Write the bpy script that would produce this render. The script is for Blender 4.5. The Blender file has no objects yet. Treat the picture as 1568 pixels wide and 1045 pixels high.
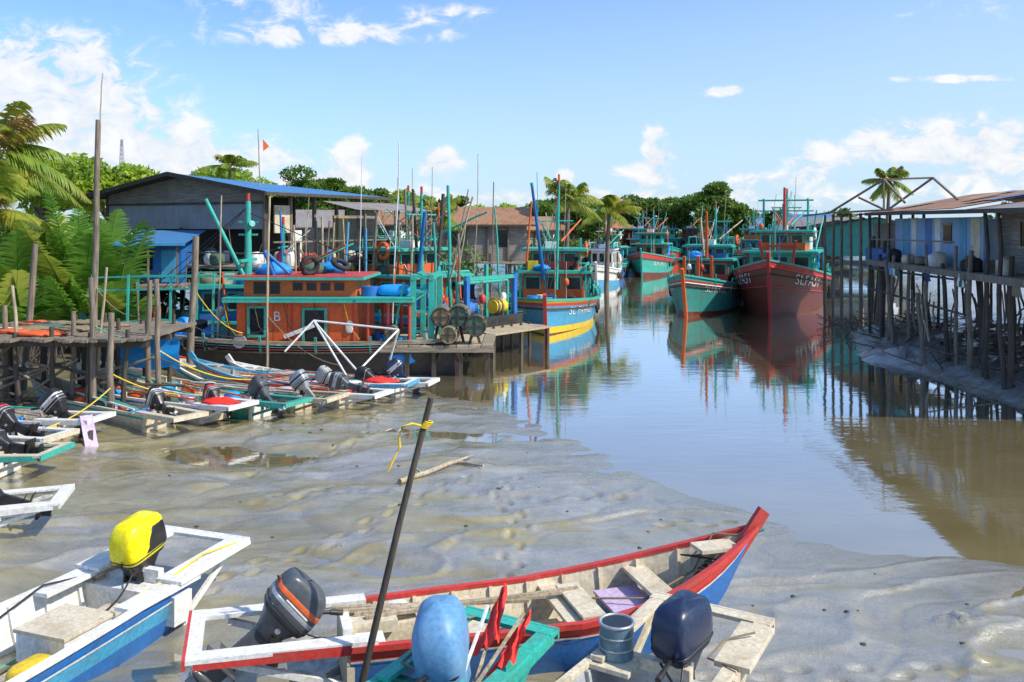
import bpy, math, random
import numpy as np
from mathutils import Vector, Matrix, noise
R=random.Random(7); NR=np.random.RandomState(5)
rad=math.radians
scene=bpy.context.scene
# ---------------------------------------------------------------- materials
def base(name):
    m=bpy.data.materials.new(name); m.use_nodes=True
    nt=m.node_tree; b=nt.nodes['Principled BSDF']; return m,nt,b
def N(nt,t,**k):
    n=nt.nodes.new(t)
    for a,v in k.items(): setattr(n,a,v)
    return n
def mixc(nt,f,a,b,mode='MIX'):
    n=N(nt,'ShaderNodeMix',data_type='RGBA',blend_type=mode)
    for i,x in ((0,f),(6,a),(7,b)):
        if hasattr(x,'node'): nt.links.new(x,n.inputs[i])
        elif isinstance(x,(tuple,list)): n.inputs[i].default_value=(*x,1)
        else: n.inputs[i].default_value=x
    return n.outputs[2]
def mrange(nt,x,a,b,c=0,d=1,smooth=False):
    n=N(nt,'ShaderNodeMapRange')
    if smooth: n.interpolation_type='SMOOTHSTEP'
    nt.links.new(x,n.inputs[0])
    for i,v in enumerate((a,b,c,d)): n.inputs[i+1].default_value=v
    return n.outputs[0]
def math_(nt,op,a,b=None):
    n=N(nt,'ShaderNodeMath',operation=op)
    for i,x in enumerate((a,b)):
        if x is None: continue
        if hasattr(x,'node'): nt.links.new(x,n.inputs[i])
        else: n.inputs[i].default_value=x
    return n.outputs[0]
def noise_(nt,scale,detail=5,sc=(1,1,1),co='Object',rough=.6,dist=0):
    tc=N(nt,'ShaderNodeTexCoord'); mp=N(nt,'ShaderNodeMapping'); mp.inputs['Scale'].default_value=sc
    nt.links.new(tc.outputs[co],mp.inputs[0])
    n=N(nt,'ShaderNodeTexNoise'); n.inputs['Scale'].default_value=scale; n.inputs['Detail'].default_value=detail
    n.inputs['Roughness'].default_value=rough; n.inputs['Distortion'].default_value=dist
    nt.links.new(mp.outputs[0],n.inputs['Vector']); return n.outputs[0]
def bump(nt,b,h,st,dist=.02):
    n=N(nt,'ShaderNodeBump'); n.inputs['Strength'].default_value=st; n.inputs['Distance'].default_value=dist
    nt.links.new(h,n.inputs['Height']); nt.links.new(n.outputs[0],b.inputs['Normal'])
def paint(name,col,rough=.45,dirt=.4,scale=2.5,metal=0,bmp=.25,dc=(.12,.09,.06)):
    m,nt,b=base(name)
    n1=noise_(nt,scale,8,rough=.68); n2=noise_(nt,scale*9,5); n3=noise_(nt,scale*2,4,(5,5,.5)); n4=noise_(nt,scale*5,7,rough=.75)
    f=mrange(nt,n1,.44,.68,0,dirt); f3=mrange(nt,n3,.50,.74,0,dirt*.9)
    f=math_(nt,'MAXIMUM',f,f3); f=math_(nt,'MAXIMUM',f,mrange(nt,n4,.62,.66,0,min(1,dirt*1.5)))
    v=mrange(nt,n2,.3,.7,.75,1.15)
    c=mixc(nt,1.0,col,v,'MULTIPLY'); c=mixc(nt,f,c,dc)
    nt.links.new(c,b.inputs['Base Color'])
    r=mrange(nt,n1,.3,.7,rough-.08,rough+.25); nt.links.new(r,b.inputs['Roughness'])
    b.inputs['Metallic'].default_value=metal
    bump(nt,b,n2,bmp,.01); return m
def wood(name,col,sc=(12,12,1.2),var=.5):
    m,nt,b=base(name)
    n1=noise_(nt,2.0,6,sc); n2=noise_(nt,1.3,5)
    c=mixc(nt,mrange(nt,n1,.35,.68),tuple(x*(1-var) for x in col),tuple(min(1,x*1.25) for x in col))
    c=mixc(nt,mrange(nt,n2,.45,.7,0,.6),c,tuple(x*.45 for x in col))
    nt.links.new(c,b.inputs['Base Color']); b.inputs['Roughness'].default_value=.8
    bump(nt,b,n1,.5,.02); return m
def corr(name,col,axis='X',freq=6,rust=.4,rc=(.2,.09,.04)):
    m,nt,b=base(name)
    tc=N(nt,'ShaderNodeTexCoord'); w=N(nt,'ShaderNodeTexWave'); w.bands_direction=axis; w.inputs['Scale'].default_value=freq
    w.inputs['Distortion'].default_value=.15
    nt.links.new(tc.outputs['Object'],w.inputs[0])
    n1=noise_(nt,1.1,7); n2=noise_(nt,2,4,(4,4,.4))
    f=math_(nt,'MAXIMUM',mrange(nt,n1,.48,.66,0,rust),mrange(nt,n2,.5,.72,0,rust))
    c=mixc(nt,f,mixc(nt,mrange(nt,w.outputs[1],0,1,0,.35),col,tuple(x*.5 for x in col)),rc)
    nt.links.new(c,b.inputs['Base Color']); b.inputs['Roughness'].default_value=.55
    bump(nt,b,w.outputs[1],.7,.04); return m
def leafm(name,ca,cb,cc):
    m,nt,b=base(name)
    g=N(nt,'ShaderNodeNewGeometry'); n1=noise_(nt,.5,3)
    c=mixc(nt,g.outputs['Random Per Island'],ca,cb); c=mixc(nt,mrange(nt,n1,.42,.62,0,.8),c,cc)
    nt.links.new(c,b.inputs['Base Color']); b.inputs['Roughness'].default_value=.5
    t=N(nt,'ShaderNodeBsdfTranslucent'); nt.links.new(c,t.inputs[0])
    mx=N(nt,'ShaderNodeMixShader'); mx.inputs[0].default_value=.45
    nt.links.new(b.outputs[0],mx.inputs[1]); nt.links.new(t.outputs[0],mx.inputs[2])
    nt.links.new(mx.outputs[0],nt.nodes['Material Output'].inputs[0]); return m
TEAL=paint('teal_paint',(.03,.46,.36),.4,.45); TEAL2=paint('sea_green_paint',(.05,.34,.29),.45,.5)
ORG=paint('orange_paint',(.80,.125,.018),.45,.35); RED=paint('red_paint',(.62,.045,.035),.4,.45)
MAROON=paint('maroon_hull',(.17,.03,.018),.35,.5); BLACK=paint('black_hull',(.025,.025,.027),.45,.5,dc=(.11,.08,.055))
BLUE=paint('blue_paint',(.015,.17,.52),.4,.4); LBLUE=paint('sky_blue_paint',(.06,.38,.62),.4,.42)
WHITE=paint('white_paint',(.82,.81,.76),.4,.45,dc=(.35,.29,.19)); CREAM=paint('cream_paint',(.70,.61,.44),.5,.55,dc=(.24,.17,.09))
GRAYP=paint('grey_hull_paint',(.46,.48,.46),.5,.55); YEL=paint('yellow_paint',(.85,.6,.02),.35,.25)
YELM=paint('yellow_cowl',(.95,.80,.0),.25,.08,bmp=.05); PINK=paint('lilac_paint',(.6,.46,.66),.5,.4)
NAVY=paint('navy_cowl',(.013,.026,.07),.22,.15,bmp=.05); DGRY=paint('grey_cowl',(.075,.085,.095),.28,.2,bmp=.05); BLK=paint('black_plastic',(.015,.015,.017),.3,.25,bmp=.1)
CBLU=paint('blue_cowl_cover',(.12,.30,.52),.4,.4,bmp=.15,dc=(.3,.4,.5)); SIL=paint('silver',(.5,.51,.52),.3,.3,metal=.5)
MBLU=paint('metal_drum',(.16,.27,.33),.35,.5,metal=.3)
DARK=paint('dark_glass',(.012,.014,.016),.15,.1); BRED=paint('bright_red_cloth',(.9,.035,.02),.6,.08)
WD=wood('weathered_wood',(.25,.20,.145)); WDD=wood('dark_wood',(.09,.07,.05)); WDL=wood('pale_wood',(.50,.40,.26)); WDP=wood('plank_wood',(.33,.27,.19),(1.2,12,12))
ROPE=paint('rope',(.28,.22,.13),.9,.4,12,bmp=1); NET=paint('net',(.07,.16,.11),.9,.6,9,bmp=1); TYRE=paint('rubber',(.02,.02,.02),.7,.3)
YROPE=paint('yellow_rope',(.9,.6,.02),.6,.1); TARP=paint('blue_tarp',(.01,.33,.85),.4,.15)
GWALL=corr('grey_corrugated_wall',(.33,.38,.42),'Y',5,.35); BROOF=corr('blue_corrugated_roof',(.06,.24,.52),'X',3,.25)
BWALL=corr('blue_corrugated_wall',(.26,.50,.78),'X',4,.6,(.62,.62,.56)); RUST=corr('rusty_roof',(.45,.23,.11),'X',4,.6); TAN=corr('tan_corrugated',(.62,.47,.26),'X',5,.4)
GROOF=corr('grey_roof',(.34,.31,.29),'X',4,.5); PWALL=wood('grey_plank_wall',(.31,.27,.23),(.6,.6,14))
SKIN=paint('skin',(.28,.14,.08),.6,.05); CLOTH=paint('dark_cloth',(.03,.05,.10),.8,.1)
LEAF1=leafm('tree_leaves',(.10,.20,.025),(.20,.31,.04),(.06,.13,.02)); LEAF2=leafm('bright_leaves',(.30,.46,.03),(.50,.60,.05),(.17,.30,.03))
PALML=leafm('palm_leaves',(.16,.28,.03),(.32,.42,.05),(.44,.42,.06)); NIPA=leafm('nipa_leaves',(.09,.27,.03),(.24,.42,.05),(.16,.30,.03))
BARK=wood('bark',(.2,.16,.12)); DRYL=paint('dry_frond',(.5,.32,.10),.8,.3); LEAF_C=paint('coconut',(.25,.22,.05),.5,.2)
# ---------------------------------------------------------------- mesh builder
class MB:
    def __init__(s): s.v=[];s.f=[];s.m=[];s.sm=[];s.mats=[];s.M=Matrix()
    def add(s,vs,fs,mat,sm=False):
        if mat not in s.mats: s.mats.append(mat)
        k=s.mats.index(mat); o=len(s.v); M=s.M
        s.v+=[tuple(M@Vector(p)) for p in vs]
        for f in fs: s.f.append([o+i for i in f]); s.m.append(k); s.sm.append(sm)
    def bx(s,x0,x1,y0,y1,z0,z1,mat):
        vs=[(x,y,z) for z in (z0,z1) for y in (y0,y1) for x in (x0,x1)]
        s.add(vs,[(0,2,3,1),(4,5,7,6),(0,1,5,4),(2,6,7,3),(0,4,6,2),(1,3,7,5)],mat)
    def beam(s,p0,p1,w,h,mat,w1=None,up=(0,0,1)):
        p0=Vector(p0);p1=Vector(p1);d=(p1-p0).normalized();u=Vector(up)
        if abs(d.dot(u))>.95:u=Vector((1,0,0))
        a=d.cross(u).normalized();b=a.cross(d); w1=w if w1 is None else w1
        vs=[]
        for p,q in ((p0,w),(p1,w1)):
            for i,j in ((-1,-1),(1,-1),(1,1),(-1,1)): vs.append(p+a*i*q/2+b*j*h/2)
        s.add(vs,[(0,3,2,1),(4,5,6,7),(0,1,5,4),(1,2,6,5),(2,3,7,6),(3,0,4,7)],mat)
    def tube(s,pts,r,mat,n=7,r1=None):
        pts=[Vector(p) for p in pts]; r1=r if r1 is None else r1; vs=[];fs=[];K=len(pts)
        for i,p in enumerate(pts):
            d=(pts[min(i+1,K-1)]-pts[max(i-1,0)]).normalized()
            u=Vector((0,0,1)) if abs(d.z)<.9 else Vector((1,0,0))
            a=d.cross(u).normalized();b=d.cross(a); rr=r+(r1-r)*i/(K-1)
            for j in range(n):
                t=2*math.pi*j/n; vs.append(p+a*math.cos(t)*rr+b*math.sin(t)*rr)
        for i in range(K-1):
            for j in range(n): fs.append((i*n+j,i*n+(j+1)%n,(i+1)*n+(j+1)%n,(i+1)*n+j))
        s.add(vs,fs,mat,True); s.add([vs[j] for j in range(n)],[tuple(range(n))],mat); s.add([vs[(K-1)*n+j] for j in range(n)],[tuple(range(n))],mat)
    def cyl(s,p0,p1,r,mat,r1=None,n=14): s.tube([p0,p1],r,mat,n,r1)
    def sag(s,p0,p1,sg,r,mat,n=5):
        p0=Vector(p0);p1=Vector(p1); s.tube([p0.lerp(p1,i/9)-Vector((0,0,sg*4*(i/9)*(1-i/9))) for i in range(10)],r,mat,n)
    def pole(s,p0,p1,r,mat,n=7,j=.02,r1=None):
        p0=Vector(p0);p1=Vector(p1);K=6
        pts=[p0.lerp(p1,i/(K-1))+Vector((R.uniform(-j,j),R.uniform(-j,j),0))*(1 if 0<i else 0) for i in range(K)]
        s.tube(pts,r,mat,n,r*.75 if r1 is None else r1)
    def grid(s,rows,mat,closed=False,sm=False):
        n=len(rows[0]);vs=[p for r in rows for p in r];fs=[]
        for i in range(len(rows)-1):
            for j in range(n if closed else n-1): fs.append((i*n+j,i*n+(j+1)%n,(i+1)*n+(j+1)%n,(i+1)*n+j))
        s.add(vs,fs,mat,sm)
    def stack(s,rings,mat,e=.5,nu=32):
        sg=lambda x,p: math.copysign(abs(x)**p,x); rows=[]
        for (z,cx,hl,hw) in rings: rows.append([(cx+hl*sg(math.cos(2*math.pi*j/nu),e),hw*sg(math.sin(2*math.pi*j/nu),e),z+.06*(.0 if z<.3 else (z-.3)*-1.2*math.cos(2*math.pi*j/nu)*-1)) for j in range(nu)])
        s.grid(rows,mat,True,True)
    def sup(s,c,rd,mat,e=.6,nu=20,nv=12,lump=0,tx=0):
        rows=[]; sg=lambda x,p: math.copysign(abs(x)**p,x)
        for i in range(nv+1):
            ph=-math.pi/2+math.pi*i/nv; row=[]
            for j in range(nu):
                th=2*math.pi*j/nu; q=sg(math.cos(ph),e); k=1+(R.uniform(-lump,lump) if lump else 0)
                zz=sg(math.sin(ph),e); sc=1-tx*max(0,zz)
                row.append((c[0]+rd[0]*q*sg(math.cos(th),e)*k*sc,c[1]+rd[1]*q*sg(math.sin(th),e)*k*sc,c[2]+rd[2]*zz*k))
            rows.append(row)
        s.grid(rows,mat,True,True)
    def torus(s,c,Rr,r,ax,mat,n=18):
        ax=Vector(ax).normalized();u=Vector((0,0,1)) if abs(ax.z)<.9 else Vector((1,0,0));a=ax.cross(u).normalized();b=ax.cross(a)
        s.tube([Vector(c)+(a*math.cos(t)+b*math.sin(t))*Rr for t in [2*math.pi*i/n for i in range(n+1)]],r,mat,6)
    def build(s,name,loc=(0,0,0),rz=0,bevel=0,rx=0):
        me=bpy.data.meshes.new(name); me.from_pydata([tuple(p) for p in s.v],[],s.f)
        for m in s.mats: me.materials.append(m)
        me.polygons.foreach_set('material_index',s.m); me.polygons.foreach_set('use_smooth',s.sm); me.update()
        o=bpy.data.objects.new(name,me); o.location=loc; o.rotation_euler=(rx,0,rz); scene.collection.objects.link(o)
        if bevel:
            b=o.modifiers.new('bevel','BEVEL'); b.width=bevel; b.segments=2; b.limit_method='ANGLE'; b.angle_limit=rad(50)
        return o
def leaves(name,P,size,mat,parent=None,asp=.5):
    P=np.asarray(P,float); n=len(P); a=NR.normal(size=(n,3)); a/=np.linalg.norm(a,axis=1)[:,None]
    b=NR.normal(size=(n,3)); b-= (a*b).sum(1)[:,None]*a; b/=np.linalg.norm(b,axis=1)[:,None]
    s=size*NR.uniform(.6,1.3,(n,1)); a*=s; b*=s*asp
    V=np.stack([P-a,P-b*.9,P+a,P+b*.9],1).reshape(-1,3)
    me=bpy.data.meshes.new(name); me.vertices.add(4*n); me.vertices.foreach_set('co',V.ravel())
    me.loops.add(4*n); me.loops.foreach_set('vertex_index',np.arange(4*n)); me.polygons.add(n)
    me.polygons.foreach_set('loop_start',np.arange(0,4*n,4)); me.polygons.foreach_set('loop_total',np.full(n,4))
    me.update(calc_edges=True); me.materials.append(mat)
    o=bpy.data.objects.new(name,me); scene.collection.objects.link(o)
    if parent: o.parent=parent
    return o
def crown(c,rd,nc,nl,cs=.34):
    out=[]
    for i in range(nc):
        d=NR.normal(size=3); d/=np.linalg.norm(d); d[2]=d[2]*.85+.12
        cc=np.array(c)+d*np.array(rd)*NR.uniform(.35,.82)
        k=nl//nc; q=NR.normal(size=(k,3)); q/=np.linalg.norm(q,axis=1)[:,None]; q*=NR.uniform(.35,1.05,(k,1))**.6
        out.append(cc+q*np.array(rd)*cs*NR.uniform(.6,1.3)*np.array([1,1,.85]))
    return np.concatenate(out)
# ---------------------------------------------------------------- noise + terrain
TAB=NR.rand(256,256)
def vn(x,y):
    xi=np.floor(x).astype(int);yi=np.floor(y).astype(int);fx=x-xi;fy=y-yi;fx=fx*fx*(3-2*fx);fy=fy*fy*(3-2*fy)
    g=lambda a,b:TAB[a%256,b%256]
    return (g(xi,yi)*(1-fx)+g(xi+1,yi)*fx)*(1-fy)+(g(xi,yi+1)*(1-fx)+g(xi+1,yi+1)*fx)*fy
def fbm(x,y,o=4):
    r=0;a=.5
    for i in range(o): r=r+a*vn(x+17*i,y+31*i); x=x*2.03;y=y*2.03;a*=.5
    return r
WP=[(-6.5,26.5),(-4.2,25.4),(-2.5,24.6),(.1,20.7),(1.85,17.2),(2.5,15.5),(3.8,14.2),(4.4,12.8),(5.4,12.0),(6.9,11.5),(9,11.0),(14,10.5),(22,9.5),(26,14),(18,18),(12.6,21.8),(12.3,24),(12.4,26.5),(11.8,29.5),(12.8,33),(14.5,38),(18.5,42),(22.5,52),(28,72),(31,90),(29,108),(22,120),(17,112),(14,97),(8,80),(1,55),(-1.5,45),(-4.5,38),(-6,33),(-9,30)]
def sdist(x,y):
    d=np.full(x.shape,1e9); ins=np.zeros(x.shape,bool); n=len(WP)
    for i in range(n):
        ax,ay=WP[i];bx,by=WP[(i+1)%n];ex,ey=bx-ax,by-ay
        t=np.clip(((x-ax)*ex+(y-ay)*ey)/(ex*ex+ey*ey),0,1)
        d=np.minimum(d,np.hypot(x-ax-t*ex,y-ay-t*ey))
        c=((ay>y)!=(by>y))&(x<(bx-ax)*(y-ay)/((by-ay) if by!=ay else 1e-9)+ax); ins^=c
    return np.where(ins,-d,d)
def sst(a,b,x): t=np.clip((x-a)/(b-a),0,1); return t*t*(3-2*t)
def height(x,y):
    x=np.asarray(x,float);y=np.asarray(y,float)
    rb=sst(8,11.5,x)*sst(16,20,y); lb=sst(24,31,y)*(1-sst(6,12,x)*(1-sst(60,90,y)))
    d=sdist(x,y)+((fbm(x*.5+3,y*.5,3)-.45)*1.3+(fbm(x*2.2,y*2.2,2)-.37)*.5)*(1-.6*rb)
    k=np.maximum(rb*.42,lb*.16); k=np.maximum(k,.028); mx=np.maximum(.22,np.maximum(rb*1.6,lb*1.1))
    h=np.where(d>0,mx*(1-np.exp(-d*k/mx)),np.maximum(d*.12,-.7))
    fl=.92*x+.38*y; ac=-.38*x+.92*y
    wv=fbm(fl*.35,ac*.7,3)*3.0
    rid=1-np.abs(2*vn(fl*.16+wv*.6,ac*.75+wv*1.2)-1); rid2=1-np.abs(2*vn(fl*.6+9,ac*1.5+wv*2)-1)
    near=1-sst(30,45,np.hypot(x,y))
    amp=sst(-.4,1.2,d)
    h=h+amp*near*((rid**5)*.065-(rid2**9)*.03+(fbm(x*1.1,y*1.1,4)-.47)*.09+(fbm(x*5,y*5,3)-.43)*.03*(.5+rb*3.5)+(rb*(fbm(x*1.6,y*1.6,3)-.43)*.25))
    for (cx,cy,sx_,sy_,dp) in ((-5.6,17.3,2.4,.9,.20),(-4.0,13.2,1.9,.8,.17),(-1.5,19.0,1.8,.4,.12),(-3.6,9.2,1.6,1.0,.15),(-1.9,11.6,1.5,.35,.13),(5.6,9.2,.9,.2,.12)):
        a=.95*(x-cx)-.3*(y-cy); b_=.3*(x-cx)+.95*(y-cy); h=h-dp*np.exp(-(a/sx_)**2-(b_/sy_)**2)
    mg=np.exp(-((x-5.0)/.26)**2-((y-9.9)/.20)**2); h=h+mg*(.05+.30*np.abs(fbm(x*9,y*9,3)-.43))
    h=h+sst(35,70,y)*(d>1)*(fbm(x*.2,y*.2,3)-.4)*.4
    return h
def hz(x,y): return float(height(np.array([x]),np.array([y]))[0])
xs=np.concatenate([[-2500,-1200,-600,-300,-150,-90,-60],np.arange(-42,-14,.6),np.arange(-14,-9,.2),np.arange(-9,9,.045),np.arange(9,17,.12),np.arange(17,40,.5),[45,60,90,150,300,600,1200,2500]])
ys=np.concatenate([[-60,-20,0,3],np.arange(5,14,.036),np.arange(14,24,.07),np.arange(24,40,.16),np.arange(40,130,.9),[140,160,200,300,500,900,1600,3000]])
X,Y=np.meshgrid(xs,ys); Z=height(X,Y); nx,ny=len(xs),len(ys)
# footprints and small pits trodden in the mud
for tr in range(9):
    px_,py_=R.uniform(-5,6),R.uniform(8,17); a=R.uniform(0,6.28)
    for k in range(R.randint(10,26)):
        a+=R.uniform(-.25,.25); px_+=.33*math.cos(a); py_+=.33*math.sin(a); sd=1 if k%2 else -1
        fx_,fy_=px_-sd*.1*math.sin(a),py_+sd*.1*math.cos(a)
        i0,i1=np.searchsorted(xs,[fx_-.35,fx_+.35]); j0,j1=np.searchsorted(ys,[fy_-.35,fy_+.35])
        if i1<=i0 or j1<=j0: continue
        lx=X[j0:j1,i0:i1]-fx_; ly=Y[j0:j1,i0:i1]-fy_; u=lx*math.cos(a)+ly*math.sin(a); v=-lx*math.sin(a)+ly*math.cos(a)
        q=np.sqrt((u/.13)**2+(v/.06)**2); Z[j0:j1,i0:i1]+=-.040*np.exp(-q**4)+.014*np.exp(-((q-1.45)/.35)**2)
me=bpy.data.meshes.new('mud_ground'); me.vertices.add(nx*ny); me.vertices.foreach_set('co',np.stack([X,Y,Z],2).ravel())
ii=(np.arange(ny-1)[:,None]*nx+np.arange(nx-1)[None]).ravel(); Q=np.stack([ii,ii+1,ii+nx+1,ii+nx],1)
me.loops.add(Q.size); me.loops.foreach_set('vertex_index',Q.ravel()); me.polygons.add(len(Q))
me.polygons.foreach_set('loop_start',np.arange(0,Q.size,4)); me.polygons.foreach_set('loop_total',np.full(len(Q),4)); me.polygons.foreach_set('use_smooth',np.ones(len(Q),bool)); me.update(calc_edges=True)
g=bpy.data.objects.new('mud_ground',me); scene.collection.objects.link(g)
m,nt,b=base('wet_mud')
tc=N(nt,'ShaderNodeTexCoord'); sx=N(nt,'ShaderNodeSeparateXYZ'); nt.links.new(tc.outputs['Object'],sx.inputs[0])
rot=N(nt,'ShaderNodeMapping'); rot.inputs['Rotation'].default_value=(0,0,rad(-22)); rot.inputs['Scale'].default_value=(.45,1.15,1); nt.links.new(tc.outputs['Object'],rot.inputs[0])
def nz(sc,det,dist=0,src=rot):
    n=N(nt,'ShaderNodeTexNoise'); n.inputs['Scale'].default_value=sc; n.inputs['Detail'].default_value=det; n.inputs['Distortion'].default_value=dist
    n.inputs['Roughness'].default_value=.62; nt.links.new(src.outputs[0],n.inputs['Vector']); return n.outputs[0]
nA=nz(.55,7,1.2); nB=nz(2.2,9,.8); nC=noise_(nt,9,8,rough=.7); nD=noise_(nt,.35,4); nE=noise_(nt,28,6,rough=.7)
west=mrange(nt,sx.outputs[0],-4,3,.11,-.05)
ol=math_(nt,'ADD',nA,west); wet=mrange(nt,ol,.49,.6,0,1,True)
c=mixc(nt,mrange(nt,nB,.35,.65),(.215,.20,.165),(.36,.34,.29)); c=mixc(nt,mrange(nt,nD,.4,.65,0,.5),c,(.29,.29,.27))
c=mixc(nt,wet,c,mixc(nt,mrange(nt,nB,.35,.65),(.22,.185,.08),(.33,.285,.15)))
c=mixc(nt,mrange(nt,nE,.56,.7,0,.6),c,(.11,.10,.075))
c=mixc(nt,mrange(nt,sx.outputs[2],.22,.55,0,.85),c,(.095,.095,.09))
land=mrange(nt,sx.outputs[1],60,80); c=mixc(nt,land,c,(.10,.15,.04))
low=mrange(nt,sx.outputs[2],-.03,.07,1,0); c=mixc(nt,math_(nt,'MULTIPLY',low,.7),c,(.19,.165,.10))
nt.links.new(c,b.inputs['Base Color'])
r=mrange(nt,nC,.35,.65,.16,.42); r=math_(nt,'SUBTRACT',r,math_(nt,'MULTIPLY',math_(nt,'MAXIMUM',wet,low),.13)); nt.links.new(r,b.inputs['Roughness'])
b.inputs['Specular IOR Level'].default_value=.6
b.inputs['Coat Weight'].default_value=.9; nt.links.new(mrange(nt,nB,.38,.62,.03,.3),b.inputs['Coat Roughness'])
hh=math_(nt,'ADD',math_(nt,'MULTIPLY',nB,.5),math_(nt,'ADD',math_(nt,'MULTIPLY',nC,.45),math_(nt,'MULTIPLY',nE,.12)))
bp=N(nt,'ShaderNodeBump'); bp.inputs['Distance'].default_value=.07; nt.links.new(hh,bp.inputs['Height']); nt.links.new(mrange(nt,wet,0,1,.65,.25),bp.inputs['Strength']); nt.links.new(bp.outputs[0],b.inputs['Normal'])
bp2=N(nt,'ShaderNodeBump'); bp2.inputs['Distance'].default_value=.05; bp2.inputs['Strength'].default_value=.3; nt.links.new(hh,bp2.inputs['Height']); nt.links.new(bp2.outputs[0],b.inputs['Coat Normal'])
me.materials.append(m)
# water
m,nt,b=base('river_water')
n1=noise_(nt,1.2,4,(1,2.2,1),rough=.55); n2=noise_(nt,.25,3,(1,1.5,1)); n3=noise_(nt,.12,3,(1,2.5,1))
c=mixc(nt,mrange(nt,n2,.35,.65),(.20,.155,.065),(.26,.215,.105)); nt.links.new(c,b.inputs['Base Color'])
b.inputs['Roughness'].default_value=.5; b.inputs['Specular IOR Level'].default_value=0
bp=N(nt,'ShaderNodeBump'); nt.links.new(mrange(nt,n3,.4,.6,.05,.22),bp.inputs['Strength']); bp.inputs['Distance'].default_value=.03; nt.links.new(n1,bp.inputs['Height'])
gl=N(nt,'ShaderNodeBsdfGlossy'); gl.inputs['Roughness'].default_value=.035; gl.inputs[0].default_value=(.95,.97,1,1); nt.links.new(bp.outputs[0],gl.inputs['Normal'])
fr=N(nt,'ShaderNodeFresnel'); fr.inputs[0].default_value=1.33; nt.links.new(bp.outputs[0],fr.inputs['Normal'])
mx=N(nt,'ShaderNodeMixShader'); nt.links.new(mrange(nt,fr.outputs[0],.02,.38,.22,.88),mx.inputs[0]); nt.links.new(b.outputs[0],mx.inputs[1]); nt.links.new(gl.outputs[0],mx.inputs[2]); nt.links.new(mx.outputs[0],nt.nodes['Material Output'].inputs[0])
w=MB(); w.add([(-60,5,0),(60,5,0),(60,135,0),(-60,135,0)],[(0,1,2,3)],m); w.build('river_water')
# ---------------------------------------------------------------- sampans
def sampan(name,loc,rz,L=4.7,B=1.2,H=.5,rise=.75,F=1.3,out=BLUE,low=BLUE,inn=GRAYP,gun=RED,frame=WHITE,fw=.15,thw=(.28,.52,.74),stem=None,extra=None,stripe=None,bev=.006,zoff=0,kick=2.4):
    mb=MB(); NN=26
    bb=lambda t: (B/2*(.86+.14*math.sin(math.pi*t)) if t<.5 else B/2*(1-((t-.5)/.5)**2.3)+.03)
    gg=lambda t: H+.04*(1-t)+rise*max(0,(t-.4)/.6)**kick
    kk=lambda t: (gg(t)-.16)*max(0,(t-.66)/.34)**2
    ts=[i/NN for i in range(NN+1)]
    pt=lambda t,s,q,o=0: (L*t+.25*max(0,t-.8)*5*q*.5, s*(bb(t)*(.72+.28*q**.7)-o*min(1,bb(t)*4)), kk(t)+(gg(t)-kk(t))*q)
    for s in (-1,1):
        for q0,q1,mt in ((0,.45,low),(.45,.72,stripe or out),(.72,1,out)):
            mb.grid([[pt(t,s,q0),pt(t,s,(q0+q1)/2),pt(t,s,q1)] for t in ts],mt,sm=True)
        mb.grid([[pt(t,s,.12,.035),pt(t,s,.5,.035),pt(t,s,.98,.035)] for t in ts],inn,sm=True)
        rows=[]
        for t in ts:
            x,y,z=pt(t,s,1); o=min(1,bb(t)*5); rows.append([(x,y+s*.02,z-.04),(x,y+s*.02,z+.015),(x,y-s*.05*o,z+.015),(x,y-s*.05*o,z-.03)])
        mb.grid(rows,gun,True)
        mb.grid([[pt(t,s,.72,-.012),pt(t,s,.76,-.014)] for t in ts],WHITE)
        x=.35
        while x<L*.9:
            t=x/L; a=Vector(pt(t,s,.1,.05));c_=Vector(pt(t,s,.6,.05));d=Vector(pt(t,s,.95,.05)); mb.beam(a,c_,.045,.04,inn);mb.beam(c_,d,.045,.04,inn); x+=.42
        b0=bb(0); g0=gg(0)
        mb.beam((.25,s*(b0-.07),g0+.03),(-F,s*(b0-.07)*.96,g0+.06),fw,.04,frame)
        mb.beam((0,s*(b0-.0),g0-.01),(-F,s*(b0)*.96,g0+.03),.03,.09,gun)
        mb.beam((-.02,s*(b0-.1),.15),(-F*.8,s*(b0-.1),g0-.02),.05,.06,frame)
    mb.grid([[pt(t,-1,0),pt(t,1,0)] for t in ts],low); mb.grid([[pt(t,-1,.12,.035),pt(t,1,.12,.035)] for t in ts],inn)
    mb.bx(-.03,.04,-b0*.93,b0*.93,.03,g0-.06,inn); mb.bx(-.04,.05,-b0*.4,b0*.4,g0-.06,g0+.04,frame)
    mb.beam((-F,-b0,g0+.062),(-F,b0,g0+.062),.13,.04,frame,up=(0,0,1)); mb.beam((-F-.08,-b0,g0+.04),(-F-.08,b0,g0+.04),.03,.09,gun)
    for t in thw:
        y=bb(t)*.93; mb.bx(L*t-.13,L*t+.13,-y,y,gg(t)-.14,gg(t)-.10,inn)
    for i in range(5):
        y=-b0*.55+i*b0*.275; mb.bx(.1,L*.66,y-.06,y+.06,.13,.15+R.uniform(0,.01),inn)
    mb.bx(L*.86,L*.965,-.14,.14,gg(.9)-.02,gg(.9)+.02,inn)
    gx=pt(1,0,1); mb.beam((gx[0]-.42,0,kk(1)-.35),(gx[0]+.10,0,gx[2]+.16),.07,.14,stem or gun,w1=.06)
    if extra: extra(mb,bb,gg)
    z=hz(loc[0],loc[1])+zoff-.03
    return mb.build(name,(loc[0],loc[1],z),rz,bev)
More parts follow.
